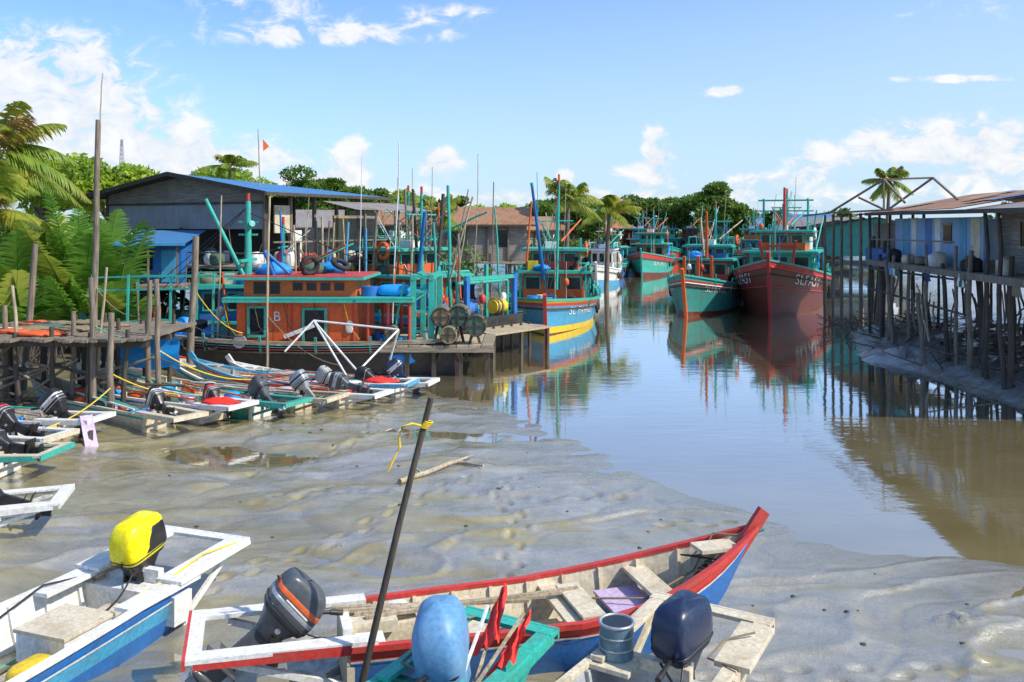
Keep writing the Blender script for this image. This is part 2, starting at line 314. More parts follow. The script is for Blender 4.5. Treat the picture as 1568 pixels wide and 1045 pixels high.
def motor(name,loc,rz,tilt,cowl=DGRY,leg=DGRY,sc=1,acc=None,style=0,yaw=0,e=.42):
    mb=MB(); mb.M=Matrix.Rotation(rad(tilt),4,'Y')@Matrix.Rotation(rad(yaw),4,'Z')@Matrix.Scale(sc,4)
    if style==2:
        mb.stack([(.10,-.06,.25,.17),(.22,-.06,.285,.195),(.34,-.06,.295,.20),(.46,-.07,.28,.19),(.55,-.09,.23,.155),(.60,-.11,.15,.10),(.615,-.12,.01,.01)],cowl,.62)
        mb.grid([[(-.06+.27*math.cos(a*.5236),.19*math.sin(a*.5236),z+.03*math.sin(a*2.1)) if z<.1 else (-.06+.25*math.cos(a*.5236),.172*math.sin(a*.5236),.12) for a in range(13)] for z in (.12,.02,-.12)],cowl,sm=True)
        mb.torus((-.06,0,.14),.01,.005,(0,0,1),BLK,6)
    else:
        mb.stack([(.19,-.05,.24,.155),(.22,-.05,.275,.178),(.32,-.055,.285,.184),(.46,-.07,.275,.176),(.545,-.085,.25,.16),(.585,-.10,.215,.138),(.602,-.11,.16,.10),(.608,-.12,.01,.01)],cowl,e)
    mb.stack([(.165,-.05,.01,.01),(.17,-.05,.25,.16),(.20,-.05,.265,.17),(.215,-.05,.262,.168),(.22,-.05,.2,.1)],BLK,e)
    mb.stack([(-.06,-.04,.01,.01),(-.05,-.04,.11,.08),(.05,-.04,.16,.11),(.17,-.05,.23,.145)],leg,.55)
    if style!=2:
        mb.stack([(.235,-.052,.27,.173),(.24,-.052,.284,.186),(.25,-.053,.285,.187),(.255,-.054,.27,.174)],BLK if cowl is not BLK else SIL,e)
    mb.tube([(-.34,-.05,.40),(-.385,0,.42),(-.34,.05,.40)],.012,BLK,6)
    if acc:
        mb.stack([(.38,-.062,.27,.17),(.385,-.062,.2845,.1835),(.435,-.067,.2805,.1805),(.44,-.067,.27,.17)],acc,e)
        mb.stack([(.30,-.056,.27,.17),(.303,-.056,.2865,.1855),(.345,-.058,.2865,.1855),(.348,-.058,.27,.17)],SIL,e)
        for s in (-1,1): mb.bx(-.20,.10,min(s*.17,s*.1865),max(s*.17,s*.1865),.355,.372,WHITE)
    if style==1:
        mb.stack([(.26,-.13,.19,.17),(.265,-.13,.212,.189),(.40,-.17,.165,.187),(.50,-.20,.12,.176),(.53,-.21,.08,.12)],BLK,e)
    mb.beam((-.05,0,.02),(-.07,0,-.5),.09,.19,leg,.07); mb.bx(-.32,.07,-.10,.10,-.515,-.495,leg); mb.bx(-.26,.05,-.07,.07,-.40,-.39,leg)
    mb.beam((-.07,0,-.5),(-.08,0,-.72),.05,.17,leg); mb.sup((-.08,0,-.72),(.19,.055,.055),leg,.9); mb.beam((-.06,0,-.74),(-.10,0,-.90),.012,.15,leg)
    for i in range(3):
        a=i*2.094+.4; mb.beam((-.27,.03*math.cos(a),-.72+.03*math.sin(a)),(-.29,.13*math.cos(a),-.72+.13*math.sin(a)),.07,.012,SIL,.09,up=(1,.5,0))
    mb.M=Matrix.Rotation(rad(tilt*.25),4,'Y')@Matrix.Scale(sc,4)
    for s in (-1,1): mb.beam((.05,s*.09,.1),(.07,s*.09,-.28),.03,.12,BLK); mb.cyl((.05,s*.09,-.2),(.22,s*.09,-.2),.015,SIL,n=8)
    mb.cyl((.05,-.13,.08),(.05,.13,.08),.03,SIL,n=10)
    mb.tube([(.1,0,.14),(.35,.03,.22),(.55,.06,.24)],.02,BLK,8); mb.cyl((.55,.06,.24),(.68,.07,.24),.027,BLK,n=10)
    mb.sag((.15,.08,.1),(.9,.25,.0),.12,.011,BLK)
    return mb.build(name,loc,rz,.004*sc)
def dirv(a): return Vector((math.cos(a),math.sin(a),0))
def exc(mb,bb,gg):
    mb.bx(2.75,3.2,-.3,.32,.16,.38,BLUE); mb.bx(2.72,3.23,-.33,.35,.38,.41,PINK)
    mb.cyl((.75,-.2,.16),(.75,-.2,.36),.13,WHITE); mb.cyl((.75,-.2,.36),(.75,-.2,.385),.14,CREAM)
    mb.bx(.3,.72,.0,.42,.16,.48,CREAM); mb.bx(.08,.34,-.5,-.15,.4,.5,WHITE); mb.bx(-.55,.0,-.5,-.30,.50,.55,WHITE); mb.bx(.0,.5,-.1,.1,.45,.56,CREAM)
    mb.sup((1.2,.1,.2),(.22,.16,.08),BRED,.9,lump=.15); mb.sup((.55,.3,.52),(.12,.10,.05),WHITE,.8); mb.sup((1.7,-.1,.22),(.25,.2,.08),NET,.9,lump=.15)
    for i in range(4): mb.beam((-.1+.1*i,.30-.1*i,.58),(1.9+.2*i,.1+.05*i,.50),.05,.03,WDL)
    for k in range(5): mb.torus((3.95+.05*k,.0+.03*k,.60+.02*k),.17-.01*k,.012,(R.uniform(-.2,.2),.2,1),ROPE)
    mb.tube([(4.35,.05,.95),(4.1,.2,.95),(3.8,.1,.6),(3.1,-.2,.5),(2.5,.1,.45)],.012,ROPE)
    mb.tube([(4.3,-.1,1.0),(4.0,-.2,.8),(3.7,.2,.75),(3.9,.25,.7),(4.1,.05,.8)],.010,BLK)
    mb.bx(2.3,2.55,-.45,.4,.47,.50,CREAM); mb.bx(1.5,1.9,-.42,.0,.155,.2,PINK)
    for k in range(14): mb.beam((R.uniform(.2,3.5),R.uniform(-.4,.4),.18),(R.uniform(.2,3.5),R.uniform(-.4,.4),.2),.02,.012,R.choice([WDL,ROPE,BLK,TEAL]))
A1=.287
sampan('wooden_sampan',(-1.62,8.60),A1,4.4,1.24,.50,.56,1.36,out=RED,stripe=BLUE,low=BLUE,inn=CREAM,gun=RED,frame=WHITE,extra=exc,zoff=.02,kick=2.2,fw=.17)
z0=hz(-1.7,8.62)
motor('outboard_motor',(-2.28,8.37,z0+.55),A1,50,DGRY,DGRY,.95,acc=ORG)
def exw(mb,bb,gg):
    mb.bx(.9,1.5,-.2,.42,.25,.54,WHITE); mb.bx(.88,1.52,-.22,.44,.54,.58,CREAM)
    mb.cyl((1.9,-.35,.2),(1.9,-.35,.5),.15,TARP); mb.sup((1.9,-.35,.52),(.13,.13,.06),TARP,.8)
    mb.sup((1.75,.3,.3),(.22,.16,.16),YEL,.5); mb.sup((2.3,.2,.3),(.2,.2,.12),WHITE,.6)
    mb.bx(.0,.28,-.68,.68,.2,.52,WHITE); mb.bx(2.6,2.66,-.7,.7,.2,.58,WHITE); mb.bx(2.05,2.5,-.5,-.1,.2,.44,CREAM)
    mb.tube([(.3,-.5,.62),(.8,-.62,.68),(1.6,-.6,.5),(1.7,-.2,.3)],.012,BLK); mb.sup((.45,.1,.3),(.14,.3,.1),CREAM,.5)
    mb.tube([(-.9,.6,.72),(-.4,.5,.74),(.1,.55,.70),(.5,.3,.55)],.011,YROPE)
    for s in (-1,1): mb.bx(-.1,.9,min(s*.45,s*.72),max(s*.45,s*.72),.60,.645,WHITE)
    for k in range(8): mb.beam((R.uniform(.4,2.5),R.uniform(-.5,.5),.2),(R.uniform(.4,2.5),R.uniform(-.5,.5),.21),.03,.012,R.choice([WDL,ROPE,BLK,TEAL]))
Aw=math.atan2(-.94,-.34)
sampan('fiberglass_boat',(-4.2,10.1),Aw,5.2,1.5,.60,.45,1.0,out=BLUE,stripe=LBLUE,low=BLUE,inn=WHITE,gun=WHITE,frame=WHITE,fw=.34,extra=exw,thw=(.5,.75),zoff=-.12,bev=.012)
zw=hz(-4.2,10.1)
motor('outboard_motor',(-4.26,10.12,zw+.44),Aw,12,YELM,BLK,1.05,style=1)
At=math.atan2(-.87,-.49)
def ext(mb,bb,gg):
    for i,(p0,p1) in enumerate((((.15,.30,.55),(-.95,.02,1.12)),((.2,.25,.6),(-.75,.34,1.06)),((.1,.15,.6),(-.55,.10,1.15)))):
        mb.beam(p0,p1,.025,.02,WDL if i!=2 else WHITE)
    for k,(a,b_) in enumerate((((-.40,.16,.98),(-.95,.02,1.20)),((-.30,.36,.90),(-.78,.36,1.10)))):
        a=Vector(a);b_=Vector(b_);rows=[]
        for i in range(19):
            t=i/18; p=a.lerp(b_,t); row=[]
            wd_=.12*(1-.8*t)+.02
            for j in range(11):
                u=j/10-.5; row.append((p.x+.018*math.sin(j*1.3+i*.35+k)+.012*math.sin(i*.9),p.y+u*wd_*1.9+.012*math.sin(i*.9),p.z-.06*abs(u)-.20*(.5-u)*(1-.5*t)+.028*math.cos(j*1.5+i*.45)))
            rows.append(row)
        mb.grid(rows,BRED,sm=True)
    mb.sup((.45,.2,.3),(.2,.2,.14),TEAL2,.6); mb.bx(.9,1.3,-.4,.4,.3,.5,WHITE); mb.tube([(.1,-.1,.8),(.0,-.4,.78),(-.6,-.45,.8),(-1.0,-.3,.8)],.011,ROPE)
    mb.sag((-.9,.4,.78),(.4,.5,.72),.06,.01,BLK)
sampan('teal_sampan',(-.56,7.12),At,4.6,1.12,.68,.5,1.05,out=TEAL,stripe=TEAL,low=TEAL2,inn=TEAL2,gun=TEAL,frame=TEAL,fw=.13,extra=ext,zoff=.02)
zt=hz(-.56,7.12)
motor('outboard_motor',(-.54,7.22,zt+.64),At,14,CBLU,CBLU,1.08,yaw=25,style=2)
Ag=math.atan2(-.85,-.53)
def exg(mb,bb,gg):
    mb.bx(-.1,.3,-.62,-.2,.60,.64,CREAM)
    mb.cyl((.05,-.42,.64),(.05,-.42,.93),.145,MBLU,n=24); mb.torus((.05,-.42,.93),.145,.014,(0,0,1),SIL); mb.cyl((.05,-.42,.91),(.05,-.42,.932),.125,DARK,n=20); mb.torus((.05,-.42,.73),.147,.008,(0,0,1),SIL); mb.torus((.05,-.42,.83),.147,.008,(0,0,1),SIL)
    mb.beam((-.15,.52,.70),(-.95,.50,.72),.30,.05,CREAM); mb.bx(.4,.8,-.1,.3,.2,.4,WHITE); mb.cyl((.6,.35,.2),(.6,.35,.45),.12,WHITE)
    mb.tube([(-.1,.6,.72),(-.2,.3,.7),(-.5,.35,.75),(-.7,.55,.78)],.01,ROPE); mb.bx(1.0,1.5,-.5,.5,.45,.5,GRAYP)
    mb.tube([(.1,.0,.7),(.3,.25,.6),(.6,.1,.5),(.9,-.2,.45)],.012,BLK); mb.sag((-1.05,-.5,.70),(.2,-.6,.66),.05,.01,ROPE)
sampan('grey_sampan',(1.28,7.42),Ag,4.6,1.36,.60,.5,1.1,out=GRAYP,stripe=CREAM,low=BLUE,inn=GRAYP,gun=CREAM,frame=CREAM,fw=.12,extra=exg,zoff=.03)
zg=hz(1.28,7.42)
motor('outboard_motor',(1.42,7.46,zg+.60),Ag,10,NAVY,NAVY,.95,acc=None,yaw=-12,e=.36)
p=MB(); p.tube([(-1.48,7.9,-.2),(-1.25,7.95,.8),(-1.02,8.02,1.8),(-.74,8.1,2.92)],.036,WDD,10,.028)
for k in range(5): p.torus((-.80+.01*k,8.08,2.66+.012*k),.036,.008,(.2,0,1),YROPE)
p.tube([(-.83,8.05,2.68),(-.90,8.0,2.71),(-.99,8.0,2.68),(-1.02,8.0,2.58),(-1.01,8.0,2.50),(-1.06,8.0,2.40),(-1.12,8.0,2.28)],.011,YROPE); p.build('leaning_pole')
sampan('small_sampan',(-7.3,12.4),rad(195),4,1.1,.36,.5,.9,out=WHITE,low=BLUE,inn=WHITE,gun=WHITE,frame=WHITE)
motor('outboard_motor',(-7.2,12.4,hz(-7.3,12.4)+.42),rad(195),66,BLK,BLK,.8,acc=BRED)
cols=[(WHITE,BLUE,CREAM),(TEAL,WHITE,WHITE),(CREAM,ORG,CREAM),(WHITE,TEAL,CREAM),(LBLUE,RED,GRAYP),(WHITE,LBLUE,WHITE),(CREAM,TEAL,CREAM),(RED,WHITE,CREAM)]
row=[(-6.6,19.7,150),(-5.7,20.3,153),(-5.0,21.2,158),(-4.1,21.8,157),(-3.6,22.7,166),(-3.0,23.4,165),(-7.6,19.1,144),(-4.6,22.4,150),
     (-9.4,18.4,168),(-8.8,15.4,175),(-9.5,16.8,164)]
mc=[(BLK,BRED),(DGRY,None),(SIL,BLK),(DGRY,SIL),(BLK,None),(NAVY,SIL),(BLK,WHITE),(GRAYP,None),(BLK,WHITE),(BLK,SIL),(BLK,BRED)]
for i,(x,y,a) in enumerate(row):
    c=cols[i%len(cols)]; cl=mc[i]
    def exr(mb,bb,gg,i=i):
        for k in range(11):
            mb.sup((R.uniform(.3,3.8),R.uniform(-.28,.28),R.uniform(.22,.42)),(R.uniform(.08,.28),R.uniform(.08,.18),R.uniform(.05,.16)),R.choice([WHITE,TARP,BRED,NET,CREAM,ORG,BLK,PINK,YEL,ROPE]),.7,12,8,lump=.10)
        for k in range(3): mb.beam((.3,R.uniform(-.4,.4),.5),(R.uniform(2.5,3.6),R.uniform(-.4,.4),.55),.04,.03,R.choice([WDL,TEAL,WHITE,ORG]))
        if i in (0,4): mb.sup((-.3,.1,.50),(.5,.30,.09),BRED,1.2,20,8,lump=.2)
    fc=R.choice([WHITE,CREAM,WHITE,TEAL2,WDL])
    sampan('moored_sampan',(x,y),rad(a),R.uniform(4.6,6.2),R.uniform(.95,1.15),.38,R.uniform(.35,.6),R.uniform(.75,1.1),out=c[1],stripe=c[0],low=c[0],inn=c[2],gun=c[0],frame=fc,extra=exr,bev=0,zoff=R.uniform(-.08,.04))
    d=dirv(rad(a)); motor('outboard_motor',(x+d.x*-.05,y+d.y*-.05,hz(x,y)+.46),rad(a)+R.uniform(-.3,.3),R.uniform(35,82),cl[0],cl[0],R.uniform(.72,.88),acc=cl[1])
# ---------------------------------------------------------------- fishing boats
def txtmesh(s):
    cu=bpy.data.curves.new('t','FONT'); cu.body=s; cu.size=1; cu.resolution_u=3; o=bpy.data.objects.new('t',cu); scene.collection.objects.link(o)
    bpy.context.view_layer.update(); me=bpy.data.meshes.new_from_object(o.evaluated_get(bpy.context.evaluated_depsgraph_get()))
    vs=[tuple(v.co) for v in me.vertices]; fs=[tuple(p.vertices) for p in me.polygons]; bpy.data.objects.remove(o); bpy.data.meshes.remove(me); return vs,fs
def gear(mb,x0,x1,y0,y1,z,n):
    for i in range(n):
        x=R.uniform(x0,x1);y=R.uniform(y0,y1);k=R.random()
        if k<.2: mb.cyl((x,y,z),(x,y,z+.7),.24,R.choice([TARP,BLUE,WHITE,LBLUE]),n=14); mb.torus((x,y,z+.45),.245,.02,(0,0,1),BLUE)
        elif k<.4: s=R.uniform(.2,.4); mb.bx(x-s,x+s,y-s*.7,y+s*.7,z,z+R.uniform(.25,.5),R.choice([CREAM,RED,TEAL2,WDP,ORG,YEL,WHITE]))
        elif k<.62: mb.sup((x,y,z+.12),(R.uniform(.3,.6),R.uniform(.3,.5),R.uniform(.15,.32)),R.choice([NET,NET,ROPE,CLOTH,TARP,ORG]),1.1,16,9,lump=.16)
        elif k<.72: mb.torus((x,y,z+.3),.26,.09,(R.uniform(-1,1),R.uniform(-1,1),.2),TYRE)
        elif k<.93: mb.pole((x,y,z),(x+R.uniform(-.6,.6),y,z+R.uniform(1,3.0)),R.uniform(.02,.05),R.choice([WD,TEAL,WDL,BLUE,ORG,WDD]))
        else: mb.sup((x,y,z+1.3),(.13,.13,.18),R.choice([ORG,WHITE,RED]),.9,10,8); mb.cyl((x,y,z),(x,y,z+2.2),.02,WDL,n=5)
def cabin(mb,x0,x1,w,z0,z1,wall,trim,roof=None,nw=3,ov=.3,front=True):
    h=z1-z0; mb.bx(x0,x1,-w/2,w/2,z0,z1,wall)
    for s in (-1,1):
        n=nw
        for i in range(n):
            xc=x0+(i+.5)*(x1-x0)/n; ww=(x1-x0)/n*.30; za=z0+h*.42; zb=z0+h*.85
            if i==n//2 and h>1.3: za=z0+.08
            mb.bx(xc-ww,xc+ww,min(s*w/2,s*(w/2+.012)),max(s*w/2,s*(w/2+.012)),za,zb,DARK)
            ya,yb=sorted((s*w/2,s*(w/2+.04)))
            mb.bx(xc-ww-.06,xc-ww,ya,yb,za,zb,trim); mb.bx(xc+ww,xc+ww+.06,ya,yb,za,zb,trim); mb.bx(xc-ww-.06,xc+ww+.06,ya,yb,zb,zb+.06,trim); mb.bx(xc-ww-.06,xc+ww+.06,ya,yb,za-.06,za,trim)
    for i in range(3):
        yc=-w/2+(i+.5)*w/3; ww=w/3*.33
        for xa,xb in ((x1,x1+.012),(x0-.012,x0)): mb.bx(xa,xb,yc-ww,yc+ww,z0+h*.45,z0+h*.85,DARK)
        for xa,xb in ((x1,x1+.04),(x0-.04,x0)):
            mb.bx(xa,xb,yc-ww-.06,yc-ww,z0+h*.45,z0+h*.85,trim);mb.bx(xa,xb,yc+ww,yc+ww+.06,z0+h*.45,z0+h*.85,trim)
            mb.bx(xa,xb,yc-ww-.06,yc+ww+.06,z0+h*.85,z0+h*.85+.06,trim)
    mb.bx(x0-ov,x1+ov,-w/2-ov,w/2+ov,z1+.003,z1+.09,trim); mb.bx(x0-ov+.05,x1+ov-.05,-w/2-ov+.05,w/2+ov-.05,z1+.09,z1+.12,roof or trim)
def fboat(name,loc,ang,L=11,B=3.8,H=1.0,rise=.7,strips=None,cab=(),rake=.8,extra=None,text=None,trim=TEAL,deck=.62,masts=True,ng=14,bev=0,tz=.62,ts=.5,post=None,rail=None):
    mb=MB(); NN=28; zb=-.5
    g=lambda t: H+rise*max(0,(t-.25)/.75)**2.2+.12*(1-t)**3
    wt=lambda t: B/2*(.84+.16*math.sin(math.pi*t)) if t<.5 else B/2*max(0.0,1-((t-.5)/.5)**2.7)+.04
    def S(s,t,q,o=0):
        a=wt(t); bl=a*(.72-.45*max(0,t-.3)**1.5); w_=bl+(a-bl)*max(0,q)**.75
        w_=max(.03,w_-o); return Vector((L*t+rake*q*t**4, s*w_, zb+(g(t)-zb)*q))
    t_=[i/NN for i in range(NN+1)]
    for s in (-1,1):
        q=0
        for q1,mt in strips:
            mb.grid([[S(s,t,q+(q1-q)*k/3) for k in range(4)] for t in t_],mt,sm=True); q=q1
        mb.grid([[S(s,t,1,.09),S(s,t,deck,.09)] for t in t_],trim,sm=True)
        mb.grid([[S(s,t,1,-.04)+Vector((0,0,-.05)),S(s,t,1,-.04)+Vector((0,0,.04)),S(s,t,1,.11)+Vector((0,0,.04)),S(s,t,1,.11)+Vector((0,0,-.02))] for t in t_],rail or trim,True)
        mb.tube([S(s,t,.80,-.03) for t in t_],.04,WDD,6)
        for k in range(int(L/1.6)):
            t=.08+k*1.6/L
            if t<.85: mb.beam(S(s,t,.78,-.03),S(s,t,1.12,.02),.07,.07,trim)
    mb.grid([[S(-1,t,deck,.09),S(1,t,deck,.09)] for t in t_],WDP)
    mb.add([S(-1,0,0),S(1,0,0),S(1,0,.5),S(1,0,1),S(-1,0,1),S(-1,0,.5)],[(0,1,2,3,4,5)],strips[0][1])
    mb.beam(S(0,1,0),S(0,1,1.12)+Vector((.1,0,0)),.14,.2,post or trim)
    mb.bx(L*.93,L*.99,-.2,.2,g(.95)-.05,g(.95)+.03,trim)
    zd=zb+(g(.3)-zb)*deck
    for c in cab: cabin(mb,*c)
    if masts and cab:
        x0,x1,w,z0,z1=cab[-1][:5]
        mb.cyl((x0-.2,0,zd),(x0-.2,0,z1+2.2),.09,trim,.06); mb.cyl((x0-.2,-.8,z1+1.4),(x0-.2,.8,z1+1.4),.035,trim); mb.cyl((x0-.2,0,z1+2.2),(x0-.2,0,z1+2.5),.05,RED)
        for s in (-1,1):
            mb.pole((x0-.2,s*.2,z1+.4),(x0-2.6,s*1.1,z1+1.5),.05,R.choice([WDL,TEAL,ORG]))
            mb.tube([(x0-.2,s*.7,z1+1.4),(L*.95,0,g(.95)+.1)],.012,BLK,4); mb.tube([(x0-.2,0,z1+2.1),(.2,s*B*.4,H)],.012,BLK,4)
            for xx in (x0,x1):
                mb.cyl((xx,s*(w/2+.1),z1+.1),(xx,s*(w/2+.1),z1+.55),.025,trim,n=6)
            mb.cyl((x0,s*(w/2+.1),z1+.55),(x1,s*(w/2+.1),z1+.55),.022,trim,n=6)
            mb.cyl((.6,s*B*.36,zd),(.6,s*B*.36,zd+1.9),.06,trim)
            for xx in np.arange(.6,x0,1.1): mb.cyl((xx,s*(B*.42),zd),(xx,s*(B*.42),zd+1.0),.03,trim,n=6)
            mb.cyl((.6,s*B*.42,zd+1.0),(x0,s*B*.42,zd+1.0),.03,trim,n=6)
            for k in range(4): mb.torus(S(s,.15+.16*k,.72,-.08),.2,.07,(0,1,0),TYRE,14)
            # hanging nets / cloths from the aft gantry
            mb.grid([[(x0-.3-1.6*i/6,s*B*.33+.08*math.sin(i*2.1+k_),zd+1.75-.22*k_+.05*math.sin(i*1.3)) for k_ in range(5)] for i in range(7)],R.choice([NET,NET,ROPE,TARP,CLOTH]),sm=True)
        mb.cyl((.6,-B*.36,zd+1.9),(.6,B*.36,zd+1.9),.06,trim); mb.pole((x0-1,.3,z1),(x0-1.2,.4,z1+3.2),.018,WDL)
        for k in range(5): mb.pole((R.uniform(.8,x1),R.uniform(-1,1),z1-1),(R.uniform(.8,x1),R.uniform(-1,1),z1+R.uniform(.6,2.4)),R.uniform(.015,.035),R.choice([WDL,TEAL,WD,WHITE]))
        mb.torus((x0+.5,w/2+.35,z0+.9),.28,.08,(0,1,0),R.choice([ORG,WHITE])); mb.bx(x0+.3,x0+.9,-.5,.1,z1+.12,z1+.4,WHITE)
    if cab: 
        x0=cab[0][0]; gear(mb,.4,max(.8,x0),-B*.33,B*.33,zd,ng); gear(mb,cab[0][1]+.2,L*.82,-B*.22,B*.22,zd+.15,ng//2)
        gear(mb,cab[0][0],cab[0][1],-B*.25,B*.25,cab[0][4]+.12,3)
    if text:
        vs,fs=txtmesh(text); W=max(v[0] for v in vs)
        for s in (-1,1):
            ln=W*ts; out=[]
            for (x,y,z) in vs:
                lx=x*ts; t=(.90-lx/L) if s>0 else (.90-ln/L+lx/L)
                q=tz+y*ts/(g(t)-zb); out.append(S(s,t,q,-.02)+Vector((.01,0,0)))
            mb.add(out,fs,WHITE)
    if extra: extra(mb,S,g,zd)
    return mb.build(name,(loc[0],loc[1],0),ang,bev)
def exo(mb,S,g,zd):
    vs,fs=txtmesh('B'); mb.add([(5.45-v[0]*.42,1.462+.012,1.62+v[1]*.42) for v in vs],fs,WHITE)
    T=TEAL
    for x in (.7,1.25):
        for y in (-1.2,1.3): mb.beam((x,y,zd),(x,y,3.0),.16,.16,T)
        mb.beam((x,-1.3,2.92),(x,1.4,2.92),.14,.14,T)
    for z in (1.3,1.9,2.5,2.95): mb.beam((.7,1.3,z),(1.25,1.3,z),.1,.08,T)
    for (x,y,z,r) in ((.45,1.2,1.75,.27),(-.05,.9,1.75,.30),(-.6,1.3,1.5,.30),(.2,1.5,1.25,.24),(1.9,1.45,1.3,.2)):
        mb.cyl((x-.05,y-.3,z),(x-.05,y+.3,z),r*.86,NET if r>.28 else ROPE,n=20)
        for s in (-1,1): mb.torus((x-.05,y+s*.31,z),r,.03,(0,1,0),R.choice([WDD,WDD,ROPE])); mb.beam((x-.05-r,y+s*.31,z),(x-.05+r,y+s*.31,z),.05,.04,WDD); mb.beam((x-.05,y+s*.31,z-r),(x-.05,y+s*.31,z+r),.05,.04,WDD)
        for k in range(5): mb.torus((x-.05,y-.24+.12*k,z),r*.86,.04,(0,1,0),R.choice([ROPE,NET]))
        mb.beam((x-.3,y,zd),(x,y,z),.08,.08,WDD);mb.beam((x+.3,y,zd),(x,y,z),.08,.08,WDD)
    for i in range(9): mb.bx(-1.15+i*.36,-1.15+i*.36+.33,-1.0,1.75,.86,.92+R.uniform(0,.02),WDL if i%3 else WDP)
    mb.beam((-1.2,1.7,.8),(2.2,1.7,.8),.14,.14,WDP)
    for x in (-1,-.2,.6,1.4): mb.beam((x,1.6,-.4),(x,1.6,.8),.12,.12,WDD)
    for x in (1.35,2.0,2.6): mb.cyl((x,1.45,zd),(x,1.45,2.2),.05,RED); mb.cyl((x,-1.45,zd),(x,-1.45,2.2),.05,RED)
    mb.bx(1.2,3.0,-1.75,1.75,2.20,2.28,T); gear(mb,1.4,2.6,.2,1.3,zd,10); mb.sup((1.9,.8,2.5),(.5,.45,.18),TARP,.6,16,8,lump=.05); mb.cyl((2.6,.9,2.3),(2.6,.9,2.62),.3,BLUE,n=16)
    mb.cyl((6.6,.2,2.3),(6.6,.2,5.25),.13,T,.08); mb.cyl((6.6,.2,5.25),(6.6,.2,5.5),.05,RED)
    for z in (4.2,4.6): mb.beam((6.3,.2,z),(6.9,.2,z),.06,.06,T)
    mb.beam((6.6,-.6,3.4),(6.6,1.0,3.4),.09,.09,T); mb.cyl((6.4,.3,2.3),(7.8,.6,5.3),.06,T); mb.cyl((6.9,-.9,2.3),(7.8,.6,5.3),.04,T)
    mb.cyl((6.6,.3,4.4),(6.35,.6,4.55),.1,T); mb.cyl((5.6,.8,2.95),(5.9,.8,3.7),.07,BLUE); mb.cyl((5.9,.8,3.7),(5.1,.9,3.0),.05,BLUE)
    mb.cyl((3.7,-.6,2.9),(3.6,-.6,4.6),.035,LBLUE); mb.pole((3.3,-.9,2.9),(3.2,-.9,6.8),.016,WHITE,5,.01)
    for s in (0,1,2): mb.tube([(6.6,.2,5.1),(9.5+s*.7,.9-s*.6,1.6)],.012,BLK,4)
    mb.tube([(6.6,.2,4.9),(3.4,.8,3.6),(1.0,1.2,3.0)],.014,BLK,4)
    for z in (2.6,3.0): mb.beam((7.2,1.5,z),(11.0,1.1,z-.1),.05,.05,T)
    for x in (7.3,8.6,9.9,11): mb.beam((x,1.4,1.0),(x,1.3,3.0),.06,.06,T)
    for x in (7.6,8.0,8.5,9.0,9.6): mb.cyl((x,R.uniform(.2,1.2),zd),(x,R.uniform(.2,1.2),zd+R.uniform(.7,1.2)),.25,R.choice([TARP,BLUE,BLK,ORG,WHITE]))
    gear(mb,7.2,10,-.8,1.2,zd,14)
    for k in range(6): mb.torus((7.2+.75*k,1.75-.04*k,.95),.17,.06,(0,1,0),TYRE)
    mb.cyl((6.35,1.75,1.05),(6.35,1.85,1.05),.2,SIL)
    for k in range(3): mb.tube([S(1,t/20,.86+.05*k,-.035) for t in range(1,20)],.014,(RED,TEAL,WHITE)[k],5)
    for k in range(5): mb.tube([(6.9-k*.9,1.6,2.2),(6.7-k*.9,1.75,1.5),(6.4-k*.9,1.7,1.1)],.012,R.choice([ROPE,YROPE,BLK]),4)
def orange(name,loc,ang):
    def c(mb,S,g,zd):
        mb.bx(2.9,6.55,-1.45,1.45,zd,2.19,ORG); mb.bx(1.2,6.9,-1.75,1.75,2.29,2.34,TEAL); mb.bx(2.9,6.9,-1.75,1.75,2.193,2.28,TEAL)
        mb.bx(3.0,6.4,-1.25,1.25,2.345,2.85,ORG); mb.bx(2.7,6.8,-1.55,1.55,2.853,2.93,TEAL); mb.bx(2.75,6.75,-1.5,1.5,2.93,2.96,RED)
        for (a,b_,z0,z1) in ((5.72,6.15,1.2,2.0),(3.9,4.5,.95,1.95)):
            mb.bx(a,b_,1.45,1.462,z0,z1,DARK)
            for q in ((a-.07,a,z0,z1),(b_,b_+.07,z0,z1),(a-.07,b_+.07,z1,z1+.07),(a-.07,b_+.07,z0-.07,z0)): mb.bx(q[0],q[1],1.45,1.50,q[2],q[3],TEAL)
        mb.bx(4.85,4.9,1.45,1.48,zd,2.19,RED); mb.bx(3.0,3.05,1.45,1.48,zd,2.19,RED)
        for k in range(9): mb.bx(2.92+k*.42,2.93+k*.42,1.45,1.456,zd,2.19,MAROON)
        mb.bx(5.7,6.1,1.25,1.262,2.42,2.78,DARK); mb.bx(5.3,5.6,1.25,1.262,2.42,2.78,DARK)
        for i in range(4): 
            x=3.35+i*.42; mb.bx(x,x+.3,1.25,1.262,2.52,2.76,DARK); mb.bx(x-.03,x+.33,1.25,1.285,2.76,2.79,RED)
        mb.beam((4.2,1.52,1.5),(5.1,1.52,1.15),.03,.12,WHITE); mb.sup((3.15,1.48,1.45),(.12,.04,.2),WHITE,.8)
        gear(mb,3.2,6.3,-1,1,2.96,6); gear(mb,.2,1.3,-1,1,zd,7)
        exo(mb,S,g,zd)
    return fboat(name,loc,ang,11,3.6,.95,.55,[(.3,MAROON),(.72,BLACK),(.86,BLACK),(1,BLACK)],(),extra=c,masts=False,trim=TEAL2,rail=WDP)
orange('orange_fishing_boat',(-1.7,28.0),rad(179))
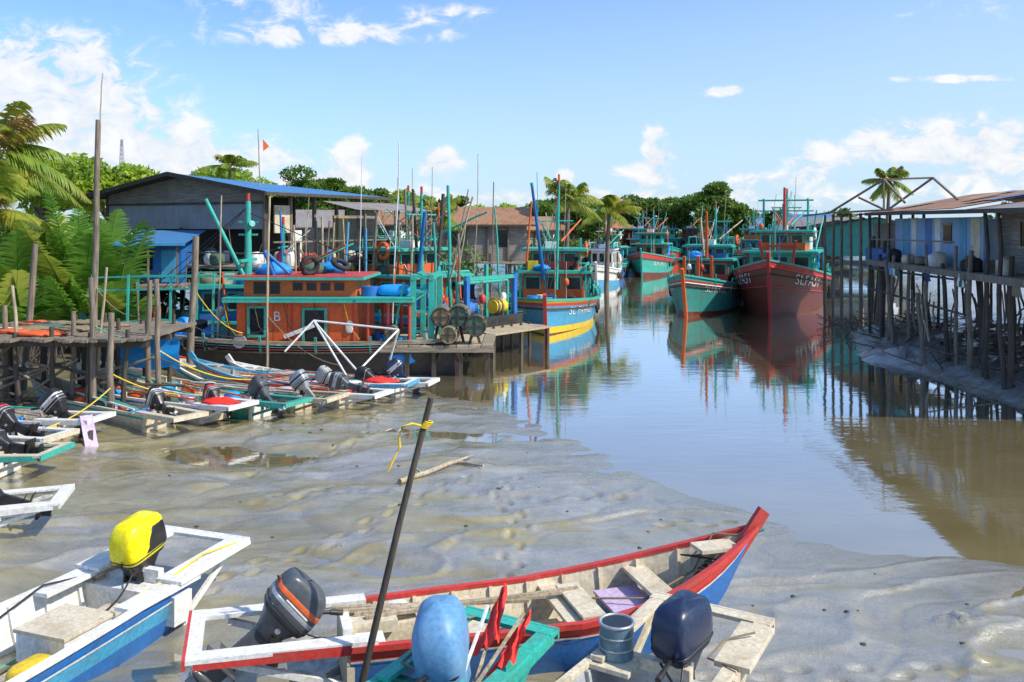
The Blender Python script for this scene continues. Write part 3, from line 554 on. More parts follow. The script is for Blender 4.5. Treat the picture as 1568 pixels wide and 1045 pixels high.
def exd(mb,S,g,zd):
    for x in (1,3,5,7,9): 
        for y in (-1.2,1.3): mb.beam((x,y,zd),(x,y,2.7),.07,.07,TEAL)
    for y in (-1.2,1.3): mb.beam((.6,y,2.7),(9.4,y,2.75),.08,.08,TEAL)
    for x in range(1,10,2): mb.beam((x,-1.3,2.72),(x,1.4,2.72),.07,.07,TEAL)
    mb.beam((9.6,.3,1.2),(10.3,.3,2.5),.3,.14,ORG); mb.beam((7.8,1.2,1.0),(8.5,1.2,2.3),.25,.12,ORG)
fboat('fishing_boat',(-6.0,32.3),rad(183),10,3.2,1.1,.7,[(.4,BLUE),(.8,LBLUE),(1,TEAL)],((2.5,5,2,1.0,2.3,BLUE,TEAL,None,3),),extra=exd,ng=26)
def exe(mb,S,g,zd):
    for i in range(8): mb.bx(-1.3+i*.3,-1.3+i*.3+.27,-1.6,1.6,.75,.82+R.uniform(0,.02),WDL)
    for y in (-1.5,0,1.5): mb.beam((-1.2,y,-.3),(-1.2,y,.75),.12,.12,WDD)
    for (x,y) in ((.6,1.0),(1.2,.2),(.5,-.7),(1.9,1.1)):
        mb.cyl((x,y-.3,1.5),(x,y+.3,1.5),.26,BLUE if y>0 else YEL,n=18); mb.torus((x,y,1.5),.28,.05,(0,1,0),ROPE); mb.torus((x,y+.2,1.5),.28,.05,(0,1,0),ROPE); mb.beam((x,y,zd),(x,y,1.5),.1,.1,BLUE)
    for y in (-1.3,1.3): mb.beam((.2,y,zd),(.2,y,2.7),.16,.16,BLUE); mb.beam((1.6,y,zd),(1.6,y,3.0),.13,.13,TEAL)
    mb.beam((.2,-1.4,2.6),(.2,1.4,2.6),.13,.13,TEAL)
    for y in np.arange(-1.5,1.6,.5): mb.pole((-.35+R.uniform(-.1,.1),y,-.4),(-.35,y,.9),.07,WDD)
    mb.cyl((3.4,.6,2.2),(2.6,1.0,5.0),.07,BLUE); mb.pole((4,0,3),(4.1,.2,5.9),.07,WDD); mb.pole((3.2,-1,2.5),(2.4,-1.4,5.6),.05,WDL)
fboat('fishing_boat',(-.6,32.0),rad(140),11,3.8,1.1,.8,[(.4,BLACK),(.72,BLACK),(.86,WDP),(1,BLUE)],((3,6.6,2.6,1.1,2.5,ORG,TEAL,None,4,.4),(4,6,2.0,2.62,3.5,ORG,TEAL,TEAL,3,.4)),extra=exe,ng=24)
fboat('fishing_boat',(-2.6,37.5),rad(128),11,3.8,1.2,.9,[(.4,MAROON),(.8,TEAL),(1,RED)],((2.5,6,2.6,1.2,2.7,TEAL,TEAL,None,4,.4),(3.6,5.6,2.0,2.82,3.8,CREAM,TEAL,TEAL,3,.45)),ng=26)
def exf(mb,S,g,zd):
    mb.cyl((7.6,-.4,2.0),(9.2,-.8,6.2),.09,BLUE,.06); mb.cyl((9.2,-.8,6.2),(9.25,-.82,6.35),.07,TEAL); mb.cyl((8,.2,1.6),(7.8,.3,6.4),.07,TEAL,.045); mb.cyl((7.8,.3,6.4),(7.8,.3,6.8),.05,ORG)
    for x in (3,5,7.5): 
        for y in (-1.5,1.5): mb.beam((x,y,zd),(x,y,2.6),.09,.09,TEAL)
    mb.beam((3,1.5,2.6),(8,1.5,2.6),.1,.1,TEAL);mb.beam((3,-1.5,2.6),(8,-1.5,2.6),.1,.1,TEAL)
    mb.tube([(7.8,.3,6.3),(11.8,0,1.6)],.012,BLK,4); mb.tube([(7.8,.3,6.3),(1,0,3.6)],.012,BLK,4)
fboat('blue_fishing_boat',(2.7,47.9),math.atan2(-11.6,-1.3),11.6,4.2,1.15,.35,[(.28,MAROON),(.42,YEL),(.86,LBLUE),(.93,RED),(1,YEL)],((3.5,7.4,2.8,1.0,2.3,ORG,TEAL,None,4,.35),(4.6,6.6,2.2,2.42,3.3,RED,TEAL,TEAL,3,.45)),extra=exf,text='SL FA4485',tz=.66,ts=.48,ng=24,post=RED)
fboat('fishing_boat',(-4.5,44.5),rad(118),11,3.8,1.2,.9,[(.4,MAROON),(.8,LBLUE),(1,TEAL)],((2.5,6,2.6,1.2,2.7,BLUE,TEAL,None,4,.4),(3.6,5.6,2.0,2.82,3.8,TEAL,TEAL,TEAL,3,.45)),ng=18)
fboat('white_boat',(7.6,70.5),math.atan2(-6,-1.4),6,2.6,1.1,.5,[(.5,LBLUE),(1,WHITE)],((1,3.6,1.6,1.0,2.6,WHITE,WHITE,BLUE,3,.2),),trim=WHITE,ng=4)
fboat('fishing_boat',(14.5,88),math.atan2(-12,-3.4),12,4,1.4,.8,[(.35,MAROON),(.8,TEAL),(1,RED)],((3,7,2.6,1.2,2.7,RED,TEAL,None,4,.4),(4,6,2.0,2.82,3.7,TEAL,TEAL,ORG,3,.45)),ng=12,text='SLFA 3912',ts=.45)
fboat('fishing_boat',(9.2,80),math.atan2(-10,-3),10,3.6,1.2,.7,[(.35,MAROON),(.8,BLUE),(1,TEAL)],((3,6,2.6,1.2,2.6,ORG,TEAL,None,4,.4),(4,5.6,2.0,2.72,3.6,TEAL,TEAL,ORG,3,.45)),ng=12)
pal=[(RED,TEAL,BLUE),(BLUE,LBLUE,ORG),(TEAL,RED,TEAL),(LBLUE,TEAL,CREAM),(MAROON,ORG,BLUE),(BLUE,TEAL,RED),(TEAL,BLUE,ORG)]
for i,(x,y) in enumerate(((20,108),(16.5,104),(24,112),(27,108),(28.5,98),(29,88),(26.5,80))):
    p=pal[i]; fboat('fishing_boat',(x,y+6),math.atan2(-10,-2-i*.3),10,3.8,1.3,.8,[(.35,MAROON),(.8,p[0]),(1,p[1])],((2.5,6,2.6,1.2,2.8,p[2],TEAL,None,4,.4),(3.6,5.6,2.0,2.92,4.0,p[1],TEAL,BLUE,3,.45)),ng=10)
Lb=13; ar=math.atan2(-.925,-.38)
def exl(mb,S,g,zd):
    mb.cyl((5.8,0,3),(5.8,0,6.6),.12,RED,.07)
    for y in (-1.2,1.2): mb.cyl((5.2,y,4),(5.2,y,6.0),.06,TEAL)
    mb.cyl((5.2,-1.5,5.9),(5.2,1.5,5.9),.05,TEAL);mb.cyl((5.2,-1.5,5.3),(5.2,1.5,5.3),.04,TEAL)
    mb.beam((9.3,-.5,zd),(9.6,-.9,3.7),.13,.13,RED);mb.beam((9.3,.5,zd),(9.6,.9,3.7),.13,.13,RED);mb.beam((9.5,-1.0,3.4),(9.5,1.0,3.4),.12,.12,RED)
    mb.pole((7,1.5,2),(4,2,5.3),.05,TEAL); mb.pole((1,1,2),(1,1.4,5.4),.06,TEAL)
    for s in (-1,1): mb.tube([S(s,t/28,.9,-.03) for t in range(29)],.06,RED,6)
    for s in (-1,1): mb.tube([S(s,t/28,.62,-.02) for t in range(29)],.03,RED,6)
    mb.sup((11,0,2.2),(.7,.5,.3),NET,.9,14,8,lump=.1)
    for x in (2,4): mb.torus(S(1,x/13,.75,-.1),.3,.1,(0,1,0),TYRE)
fboat('red_fishing_boat',(12.5+.38*Lb,42.9+.925*Lb),ar,Lb,4.9,1.7,1.15,[(.28,MAROON),(.6,MAROON),(.9,MAROON),(1,RED)],((3.0,8.2,3.2,1.6,3.0,TEAL,TEAL,None,5,.35),(4.5,7.4,2.4,3.12,4.1,ORG,TEAL,TEAL,3,.45)),extra=exl,text='SLFA51',tz=.70,ts=.72,rake=.9,ng=12,post=RED,deck=.75)
Lk=10.5
def exk(mb,S,g,zd):
    mb.cyl((5.6,0,2),(6.6,.2,5.2),.1,ORG,.06); mb.pole((6,0,2),(5.2,-.4,4.9),.07,WDL); mb.pole((4,.6,2),(4,.8,4.8),.04,BLUE)
    for s in (-1,1): mb.tube([S(s,t/28,.86,-.03) for t in range(29)],.035,WHITE,6)
    for k in range(3): mb.beam((8.2-k*.5,-.6+.6*k,zd+.2),(8.4-k*.5,-.6+.6*k,2.9),.14,.14,ORG)
fboat('teal_fishing_boat',(8.55+.40*Lk,43.4+.917*Lk),math.atan2(-.917,-.40),Lk,3.5,1.3,.8,[(.3,MAROON),(.84,TEAL2),(.92,RED),(1,TEAL)],((2.4,6,2.4,1.3,2.6,RED,TEAL,None,4,.35),(3.2,5.2,1.9,2.72,3.3,BLUE,TEAL,TEAL,3,.4)),extra=exk,text='SLFA4486',tz=.72,ts=.42,ng=14,deck=.72,post=ORG)
w=MB()
for a,b_ in (((-6.2,24.2,1.05),(-5.5,24.6,1.85)),((-5.5,24.6,1.85),(-4.3,23.0,.6)),((-5.5,24.6,1.85),(-3.1,24.2,1.65)),((-3.1,24.2,1.65),(-4.0,23.0,.7)),((-5.5,24.6,1.85),(-4.0,23.0,.7)),((-3.1,24.2,1.65),(-3.4,24.6,.7))): w.cyl(a,b_,.028,WHITE,n=8)
w.build('canopy_frame')
# ---------------------------------------------------------------- left jetty and poles
j=MB()
for i in range(26): 
    x=-13.2+i*.19; j.bx(x,x+.15,19.9+R.uniform(-.3,.2),23.4+R.uniform(-.2,.3),1.88,1.93+R.uniform(0,.03),WD)
for y in (20.2,21.6,23.0): j.beam((-13.4,y,1.82),(-8.3,y,1.78),.1,.12,WDD)
for x in (-13,-12.2,-11.3,-10.5,-9.6,-8.8):
    for y in (20.2,21.6,23.0): j.pole((x+R.uniform(-.15,.15),y,-.3),(x+R.uniform(-.1,.1),y,1.9+R.uniform(0,.4)),.065,WDD)
for k in range(16): 
    x=R.uniform(-13,-9.5); j.pole((x,20.3,R.uniform(.2,1.5)),(x+R.uniform(1,2.2),20.4,R.uniform(.2,1.9)),.04,R.choice([WD,WDD]))
for k in range(12): j.sup((R.uniform(-13,-9),R.uniform(20.5,23),1.98),(R.uniform(.2,.6),.3,.07),R.choice([WHITE,NET,ROPE,PINK,ROPE,ORG]),1.1,16,7,lump=.25)
rows=[[(-9.7+.25*i,22.0-.02*i+.05*math.sin(j_*1.7),1.75-.16*j_+.06*math.sin(i*1.9+j_)) for j_ in range(6)] for i in range(7)]
j.grid(rows,TARP,sm=True)
j.build('wooden_jetty')
MP=((-10.35,21.9,7.1,.085,.15),(-8.15,20.5,3.25,.075,-.05),(-8.6,20.9,3.2,.075,.05),(-8.9,19.7,2.55,.085,0),(-9.5,20.2,3.3,.08,-.1),(-8.9,24.4,4.2,.11,.2),(-13.0,23.5,4.0,.10,.4),(-12.0,21.0,2.6,.08,.0),(-10.2,20.6,2.5,.07,0),(-6.9,24.9,5.3,.04,.1),(-9.0,27,5.4,.03,.15),(-9.9,21.0,3.5,.04,.3),(-11.4,20.6,3.1,.05,-.2))
for (x,y,z1,r,dx) in MP:
    q=MB(); q.pole((x,y,-.4),(x+dx,y,z1),r,WD if r>.06 else WDL,9,.03)
    if z1>7: q.pole((x+dx,y,z1-.5),(x+dx+.08,y,z1+1.15),.018,WDL)
    q.build('mooring_pole')
q=MB()
for (a,b_,s) in (((-8.15,20.5,1.6),(-6.2,22.0,.7),.25),((-8.6,20.9,1.5),(-5.6,22.6,.7),.3),((-8.9,19.7,1.2),(-7.0,20.6,.6),.2),((-8.9,24.4,3),(-8.0,26.3,1.3),.3),((-9.5,20.2,2.2),(-8.15,20.5,1.9),.15),((-10.3,21.9,3.0),(-8.6,20.9,2.4),.3),((-8.9,24.4,1.8),(-6.9,24.9,1.6),.3),((-8.9,19.7,.9),(-9.2,17.4,.5),.12),((-6.9,24.9,2),(-4.6,24.0,.7),.3),((1.2,10.6,.15),(2.9,10.2,1.0),-.02)): q.sag(a,b_,s,.014,R.choice([ROPE,BLK,YROPE,TEAL]))
q.build('mooring_ropes')
q=MB(); q.beam((-8.2,17.4,-.1),(-8.6,17.9,.65),.24,.05,PINK); q.beam((-8.32,17.52,-.1),(-8.4,17.7,.4),.08,.08,WDD); q.build('broken_plank')
for (x,y,z0_,z1,r,mt) in ((-10.1,36,3,8.4,.03,WDL),(-4.2,31,2,7.4,.025,WHITE),(-2.3,33.5,2,6.0,.08,TEAL),(-1.6,36,2,7.4,.02,WDL),(-3.1,34.0,1,5.7,.09,WDD),(-4.3,37,1,6.0,.06,WD),(-5.5,34,1,5.0,.07,WD),(-6.9,33,1,4.8,.06,WDL),(-8.0,31.5,1,5.0,.05,BLUE),(-1.0,39,1,6.4,.03,WD),(1.6,52,1,7.6,.025,LBLUE),(.4,41,1,5.6,.06,ORG),(-5.0,30.5,1,4.4,.05,LBLUE),(-2.6,30.6,1,4.6,.06,TEAL2),(-3.7,32.2,1,4.9,.05,WDL),(-1.9,31.4,1,4.2,.06,WD),(-7.4,30.6,1,4.5,.04,WDL),(-3.0,36,1,5.4,.04,ORG),(-.4,37,1,5.2,.05,TEAL)):
    q=MB(); q.pole((x,y,z0_-2),(x+R.uniform(-.5,.5),y,z1),r,mt,7,.03)
    if z1>8: q.add([(x,y,z1-.9),(x-.02,y,z1-.4),(x+.22,y+.1,z1-.7)],[(0,1,2)],ORG)
    q.build('boat_mast_pole')
# ---------------------------------------------------------------- left stilt house
h=MB(); W_=8.6;Lh=6.9;ez=5.75;az=6.42
h.add([(0,0,4.35),(0,W_,4.35),(0,W_,ez),(0,W_/2,az),(0,0,ez)],[(0,1,2,3,4)],GWALL)
h.add([(-.02,0,5.35),(-.02,W_,5.35),(-.02,W_,ez),(-.02,W_/2,az-.02),(-.02,0,ez)],[(0,1,2,3,4)],PWALL)
h.bx(-.06,-.02,0,W_,5.30,5.38,WDD)
for s,(ya,yb) in enumerate(((-.7,W_/2),(W_+.6,W_/2))):
    za=ez-.12
    for dz,mt in ((.0,WDD),(.06,BROOF)):
        h.add([(-.7,ya,za+dz),(Lh+.4,ya,za+dz),(Lh-1.2,yb,az-.18+dz),(-.7,yb,az+.05+dz)],[(0,1,2,3)],mt)
    h.beam((-.72,ya,za+.02),(-.72,yb,az+.07),.05,.16,WDD); h.beam((-.7,ya,za+.02),(Lh+.4,ya,za+.02),.05,.12,WDD)
h.bx(-1.6,Lh+.3,-1.8,W_,2.92,3.02,WDP)
for y in (0,2.1,4.3,6.4,W_): h.beam((.02,y,0),(.02,y,4.4 if 0<y<W_ else ez),.13,.13,WDD)
for x in np.arange(0,Lh+.1,1.4):
    h.beam((x,0,0),(x,0,ez-.1),.12,.12,WD); h.beam((x,-1.6,0),(x,-1.6,3.9),.1,.1,WDD)
h.bx(2.0,2.05,.3,W_,3.0,5.6,WDD); h.bx(.5,1.35,-.03,.03,4.2,5.25,CREAM); h.bx(4.0,5.0,-.04,.04,3.05,4.9,TAN); h.bx(5.0,Lh,-.04,.04,3.05,5.1,PWALL); h.bx(2.2,3.2,-.04,.04,3.05,4.4,PWALL)
h.bx(5.6,6.2,-.06,-.04,3.7,4.4,DARK); h.bx(1.5,2.0,-.05,.02,3.0,4.3,WHITE)
h.beam((-1.4,-1.7,3.9),(Lh,-1.7,3.9),.06,.06,WD); h.beam((-1.6,-1.7,3.5),(-1.6,W_*.6,3.5),.05,.05,WD)
for k in range(24): h.sup((R.uniform(-1.3,Lh),R.uniform(-1.6,-.3),3.2),(R.uniform(.15,.4),.2,R.uniform(.15,.4)),R.choice([NET,WHITE,BLUE,CREAM,ROPE,RED]),.6,10,6,lump=.08)
for k in range(10): h.sup((R.uniform(-1.3,-.3),R.uniform(0,6),3.25),(R.uniform(.15,.3),.25,R.uniform(.15,.4)),R.choice([NET,WHITE,BLUE,CREAM,ROPE,CLOTH]),.6,10,6,lump=.08)
for k in range(20): 
    x=R.uniform(0,Lh); h.pole((x,-1.7,.2),(x+R.uniform(-.5,.5),-1.9,R.uniform(3.2,4.8)),.04,R.choice([WD,WDD,WDL]))
h.add([(Lh*.35,-.7,5.45),(Lh+1.0,-.7,5.45),(Lh+1.0,-2.4,5.1),(Lh*.35,-2.4,5.1)],[(0,1,2,3)],GROOF)
for x in (3.2,5.5,7.6): h.beam((x,-2.2,2.9),(x,-2.2,5.15),.08,.08,WD)
h.build('stilt_house',(-9.2,33,0),math.atan2(.89,.46))
h=MB(); h.bx(0,1.9,0,2,2.4,3.95,BLUE); h.add([(-.3,-.6,3.85),(2.2,-.6,3.85),(2.2,2.2,4.3),(-.3,2.2,4.3)],[(0,1,2,3)],BROOF); h.bx(-.3,2.2,-.62,-.58,3.77,3.86,LBLUE)
h.bx(.3,.9,-.02,0,2.9,3.6,DARK); h.bx(1.2,1.7,-.03,0,2.45,3.6,LBLUE); h.bx(-.3,2.2,-1.2,2,2.3,2.4,WDP)
for x in (0,.9,1.9): h.beam((x,-.9,0),(x,-.9,2.3),.12,.12,WDD); h.beam((x,-.5,2.4),(x,-.5,3.8),.06,.06,WD)
h.build('blue_hut',(-13.8,31.8,0),rad(4))
def shack(name,loc,rz,w,d,z0_,z1,zr,wall,roof,stilts=True,win=3):
    h=MB(); h.bx(0,w,0,d,z0_,z1,wall)
    for i in range(win):
        x=(i+.5)*w/win; h.bx(x-.35,x+.35,-.02,0,z0_+.9,z1-.4,DARK); h.bx(x-.42,x+.42,-.05,0,z1-.4,z1-.33,WDL)
    for a,b_ in ((-.5,d/2),(d+.5,d/2)): h.add([(-.5,a,z1-.1),(w+.5,a,z1-.1),(w+.5,b_,zr),(-.5,b_,zr)],[(0,1,2,3)],roof)
    for x in (0,w): h.add([(x,0,z1),(x,d,z1),(x,d/2,zr-.05)],[(0,1,2)],wall)
    h.beam((-.5,-.5,z1-.12),(w+.5,-.5,z1-.12),.04,.12,WDD); h.bx(-.2,w+.2,-1.6,0,z0_-.12,z0_-.02,WDP)
    for x in np.arange(0,w+.1,1.3):
        h.beam((x,-1.4,0),(x,-1.4,z0_+R.uniform(-.05,.9)),.13,.13,WDD); h.beam((x,-.1,0),(x,-.1,z1-.1),.1,.1,WD)
    return h.build(name,loc,rz)
shack('wooden_house',(-8,56,0),rad(6),9,5,2.2,4.6,5.7,PWALL,RUST); shack('wooden_house',(-20,60,0),rad(10),8,5,2,4.4,5.6,PWALL,GROOF)
shack('wooden_house',(-.5,68,0),rad(30),7,4,2,4.2,5.2,TAN,RUST); shack('wooden_house',(5,92,0),rad(60),9,5,2,4.4,5.6,PWALL,RUST)
shack('wooden_house',(9,112,0),rad(20),9,6,2,5,6.6,WHITE,BROOF); shack('wooden_house',(12,104,0),rad(60),6,5,2,4.2,5.2,RED,RUST)
shack('wooden_house',(33,118,0),rad(-10),9,6,2,4.6,6.0,BWALL,BROOF); shack('wooden_house',(32,104,0),rad(-60),8,6,2,4.4,5.4,BWALL,GROOF)
for (x,y,wl,rf) in ((32.5,88,PWALL,RUST),(29,75,BWALL,GROOF),(25.5,64,PWALL,GROOF),(22.5,54.5,TEAL2,GROOF)):
    shack('stilt_shack',(x,y+8,0),rad(-113),8,6,2.6,4.4,5.0,wl,rf)
# ---------------------------------------------------------------- right stilt house along the river
h=MB(); Lr=15; zd=3.15
h.bx(-.5,Lr,-.9,6,zd-.12,zd,WDP); h.beam((-.5,-.92,zd-.1),(Lr,-.92,zd-.1),.06,.2,WD)
h.bx(0,8.1,0,.06,zd,4.75,BWALL); h.bx(0,.06,0,6,zd,4.75,BWALL); h.bx(8.1,Lr,.5,.56,zd,4.9,PWALL); h.bx(Lr-.05,Lr,.5,6,zd,4.9,PWALL)
for i,x in enumerate((.9,1.9,3.3,4.2,6.3,7.2)): h.bx(x,x+R.uniform(.4,.8),-.015,0,zd,4.72,(LBLUE,WHITE,BLUE,WHITE,LBLUE,CREAM)[i])
h.bx(5.0,5.7,-.03,0,3.9,4.5,DARK); h.bx(4.95,5.75,-.06,0,4.5,4.56,WDL); h.bx(9.4,11.0,.47,.5,3.9,4.6,DARK)
for k in range(6): h.bx(9.4+k*.3,9.43+k*.3,.44,.47,3.9,4.6,WDL)
h.bx(9.3,11.1,.43,.5,4.6,4.67,WDL);h.bx(9.3,11.1,.43,.5,3.83,3.9,WDL)
h.add([(-.4,-1.0,4.98),(8.4,-1.0,5.0),(8.4,3,5.7),(-.4,3,5.7)],[(0,1,2,3)],RUST); h.add([(-.4,-1.0,4.96),(8.4,-1.0,4.98),(8.4,3,5.65),(-.4,3,5.65)],[(0,1,2,3)],WDD)
h.add([(8.0,-1.1,4.88),(Lr+.5,-1.1,4.92),(Lr+.5,3,5.45),(8.0,3,5.5)],[(0,1,2,3)],GROOF); h.add([(8.0,-1.1,4.85),(Lr+.5,-1.1,4.89),(Lr+.5,3,5.4),(8.0,3,5.45)],[(0,1,2,3)],WDD)
h.add([(-.4,3,5.7),(8.4,3,5.7),(8.4,7,4.9),(-.4,7,4.9)],[(0,1,2,3)],RUST); h.add([(8,3,5.5),(Lr+.5,3,5.45),(Lr+.5,7,4.8),(8,7,4.8)],[(0,1,2,3)],GROOF)
for k in range(7):
    x=R.uniform(0,7.5); h.add([(x,-.3+k*.3,5.16+k*.052),(x+R.uniform(.6,1.1),-.3+k*.3,5.16+k*.052),(x+.9,.9+k*.3,5.38+k*.052),(x+.05,.9+k*.3,5.38+k*.052)],[(0,1,2,3)],R.choice([GROOF,TAN,BROOF,RUST]))
h.beam((-.4,-1.0,4.93),(Lr+.5,-1.1,4.86),.06,.12,WDD)
x=-.4
while x<Lr:
    h.pole((x+R.uniform(-.25,.25),-.8,-.3),(x+R.uniform(-.25,.25),-.85,4.9 if R.random()<.28 else 3.1+R.uniform(0,.8)),R.uniform(.05,.09),R.choice([WD,WD,WDD]),7,.05)
    for y in (.8,2.6,4.4): h.pole((x+R.uniform(-.5,.5),y,-.2),(x,y,zd-.1),.06,WDD,6,.04)
    x+=R.uniform(.7,1.7)
for k in range(34):
    x=R.uniform(-.5,Lr-1);y=R.uniform(-1.0,2.5); h.pole((x,y,R.uniform(.4,1.3)),(x+R.uniform(-1.6,1.6),y+R.uniform(-.4,.4),R.uniform(1.8,3.1)),R.uniform(.025,.05),R.choice([WD,WDD,WDL]),6,.05)
for z in (2.0,2.8): h.pole((-.4,-.85,z),(Lr*.6,-.85,z+R.uniform(-.3,.3)),.045,WDD)
h.beam((0,-.9,3.95),(Lr*.55,-.9,4.0),.04,.05,WD)
for k in range(9):
    x=R.uniform(0,Lr-1); h.grid([[(x+.12*i,-.93+.04*math.sin(i*2+k_),3.1-.14*k_+.04*math.sin(i*1.7)) for k_ in range(R.choice([4,4]))] for i in range(6)],R.choice([NET,WHITE,CLOTH,ROPE,TARP]),sm=True)
for k in range(14): h.sup((R.uniform(0,Lr),R.uniform(-.7,-.2),3.3),(R.uniform(.15,.35),.2,R.uniform(.12,.35)),R.choice([NET,WHITE,BLUE,CREAM,ROPE,TYRE]),.6,10,6,lump=.08)
for (a,b_) in (((-2,-2.0,5.0),(.6,-.6,6.25)),((.6,-.6,6.25),(3.0,-.6,5.3)),((.6,-.6,6.25),(.6,-.6,5.0)),((-2,-2.0,5.0),(3.0,-1.0,5.05)),((-.6,-1.2,5.6),(.6,-.6,5.1)),((.6,1.2,6.3),(.6,-.6,6.25)),((-1.6,.2,5.1),(.6,1.2,6.3)),((.6,1.2,6.3),(3.0,1.2,5.4)),((-4,-2.6,4.9),(-2,-2.0,5.0)),((-9,1,5.0),(2,-.8,5.0))): h.beam(a,b_,.06,.07,WD)
h.add([(-9,-.5,5.05),(-.6,-1.4,5.0),(-.6,2,5.3),(-9,3,5.3)],[(0,1,2,3)],GROOF)
for x in (-8.5,-7,-5.5,-4,-2.5,-1.2): h.pole((x,-.6,0),(x,-.6,5.0),.08,WD); h.pole((x,1.5,0),(x,1.5,5.0),.08,WDD)
h.bx(-9,-1,-.4,3,2.7,2.8,WDP); h.bx(-8,-3,1.5,1.56,2.8,4.6,PWALL); h.bx(-5,-2,.3,1,2.8,3.5,BLUE); h.bx(-1.9,-.4,.6,.66,2.8,4.6,TEAL)
h.build('riverside_stilt_house',(14.9,34.5,0),math.atan2(-.995,-.104))
for (x,y,z1,dx) in ((13.1,24.6,3.4,.05),(13.6,25.6,3.3,-.1),(13.0,23.2,3.7,.1),(13.3,30.8,3.3,-.3),(13.5,32,3.4,.3),(14.4,34.5,3.9,.1),(16.3,40.2,4.0,.1),(16.6,42,4.1,-.1),(15.9,39,3.2,.3),(17.5,43,3.9,0),(15.2,37,3.3,.2),(12.8,27.5,2.4,-.2)):
    q=MB(); q.pole((x,y,-.3),(x+dx,y,z1),.09,R.choice([WD,WDD]),8,.03); q.build('wooden_post')
d=MB()
for k in range(150):
    x=R.uniform(12.6,17);y=R.uniform(22.5,42)
    if x<12.4+max(0,(y-34)*.4): continue
    z=hz(x,y); L_=R.uniform(.3,1.8);a=R.uniform(0,6.28); d.pole((x,y,z),(x+L_*math.cos(a),y+L_*math.sin(a),z+R.uniform(.05,.5)),.025,R.choice([WDD,WD]),5)
d.build('driftwood_debris')
d=MB(); 
for (a,b_,r) in (((-1.9,15.0),(-.95,16.4),.05),((-1.0,16.3),(-.5,15.9),.03),((-1.3,16.1),(-.75,16.6),.025),((-1.6,15.6),(-1.75,16.2),.02)):
    d.pole((*a,hz(*a)+.04),(*b_,hz(*b_)+.07),r,WDL,8,.04)
d.build('driftwood_branch')
d=MB(); k=0
while k<90:
    y=R.uniform(7,22);x=R.uniform(-.5*y,.6*y); z=hz(x,y)
    if z<.03: continue
    k+=1; s=R.uniform(.008,.024); d.sup((x,y,z+s*.1),(s*1.8,s*1.3,s*.8),WDD,.9,7,5,lump=.35)
d.build('mud_clods')
# ---------------------------------------------------------------- vegetation
def frond(mb,base,azm,el,L,droop,nl,ll,mat,rm,hang=.4):
    b0=Vector(base);dh=Vector((math.cos(azm),math.sin(azm),0));side=Vector((-dh.y,dh.x,0))
    P=lambda s: b0+dh*(L*s*math.cos(el))*(1-.12*s)+Vector((0,0,L*(math.sin(el)*s-droop*s*s)))
    mb.tube([P(i/8) for i in range(9)],.035,rm,4,.008)
    for i in range(nl):
        s=.14+.86*i/nl; p=P(s);t=(P(s+.02)-P(s-.02)).normalized(); l=ll*(math.sin(math.pi*min(1,s*.92+.08))**.6)*R.uniform(.85,1.1)
        for sg in (-1,1):
            d=(t*.55+side*sg*.8+Vector((0,0,-hang*R.uniform(.5,1.4)))).normalized(); e=p+d*l*.55; e2=p+d*l+Vector((0,0,-hang*l*.5)); w_=t*(.028+l*.018)
            mb.add([p-w_,p+w_,e+w_,e-w_,e2],[(0,1,2,3),(3,2,4)],mat)
def coconut(loc,hh,nf=20,L=3.2,lean=(.4,0),sc=1):
    mb=MB(); x,y=loc; z=hz(x,y); top=Vector((x+lean[0],y+lean[1],hh))
    mb.tube([(x,y,z-.2),(x+lean[0]*.2,y,z+(hh-z)*.35),(x+lean[0]*.6,y,z+(hh-z)*.7),top],.2*sc,BARK,9,.12*sc)
    for i in range(nf):
        e=R.uniform(-.35,1.2); frond(mb,top,i*2.4+R.uniform(-.2,.2),e,L*R.uniform(.8,1.1),R.uniform(.25,.55),34,.75*sc,PALML if R.random()<.9 else DRYL,PALML,.5)
    for i in range(6): mb.sup((top.x+R.uniform(-.25,.25),top.y+R.uniform(-.25,.25),top.z-.2),(.12,.12,.15),LEAF_C,.9,8,6)
    return mb.build('coconut_palm')
coconut((-18.6,31.5),7.2,26,3.6,(.2,0)); coconut((-21,36),6.4,20,3.2,(-.3,0)); coconut((-17.4,30.0),5.0,20,3.0,(-.4,0)); coconut((21.2,50.5),7.0,16,1.7,(.3,0),.7); coconut((3.5,58),6.2,16,2.8,(.2,0)); coconut((-20,62),8.6,14,2.4,(.3,0),.8); coconut((6.6,62),5.6,16,2.6,(.2,0));coconut((-4.5,50),5.2,14,2.2,(.2,0))
def nipa(loc,n,L):
    mb=MB(); x,y=loc; z=hz(x,y)
    for i in range(n): frond(mb,(x+R.uniform(-.4,.4),y+R.uniform(-.4,.4),z),R.uniform(0,6.28),R.uniform(.95,1.48),L*R.uniform(.7,1.1),R.uniform(.15,.40),40,.9,NIPA if R.random()<.85 else PALML,NIPA,.25)
    mb.build('nipa_palm')
for (x,y,n,L) in ((-14.6,30.2,24,6.2),(-16.6,29.8,20,5.8),(-13.4,29.0,12,3.4),(-18.5,28.6,16,4.8),(-15.5,27.8,14,3.6),(-12,36,10,3.5)): nipa((x,y),n,L)
P=[]
for (x,y,r,n) in [(-17.5,28.4,1.2,1500),(-19.5,27,1.5,1500),(-14.5,33.5,1.3,1500),(-11,41,1.8,1200),(-7,47,2,1500),(-3.5,52,2,1500),(-1,60,2.2,1200),(3,66,2.4,1500),(4.5,74,2.4,1200),(9,93,2.4,1000),(-13,52,2.5,1200),(-21,33,2.2,1500),(-5,43,1.6,1500)]:
    P.append(crown((x,y,1.3+r*.35),(r*1.5,r,r*.8),7,n,.45))
leaves('bank_shrubs',np.concatenate(P),.16,LEAF1)
m_=MB()
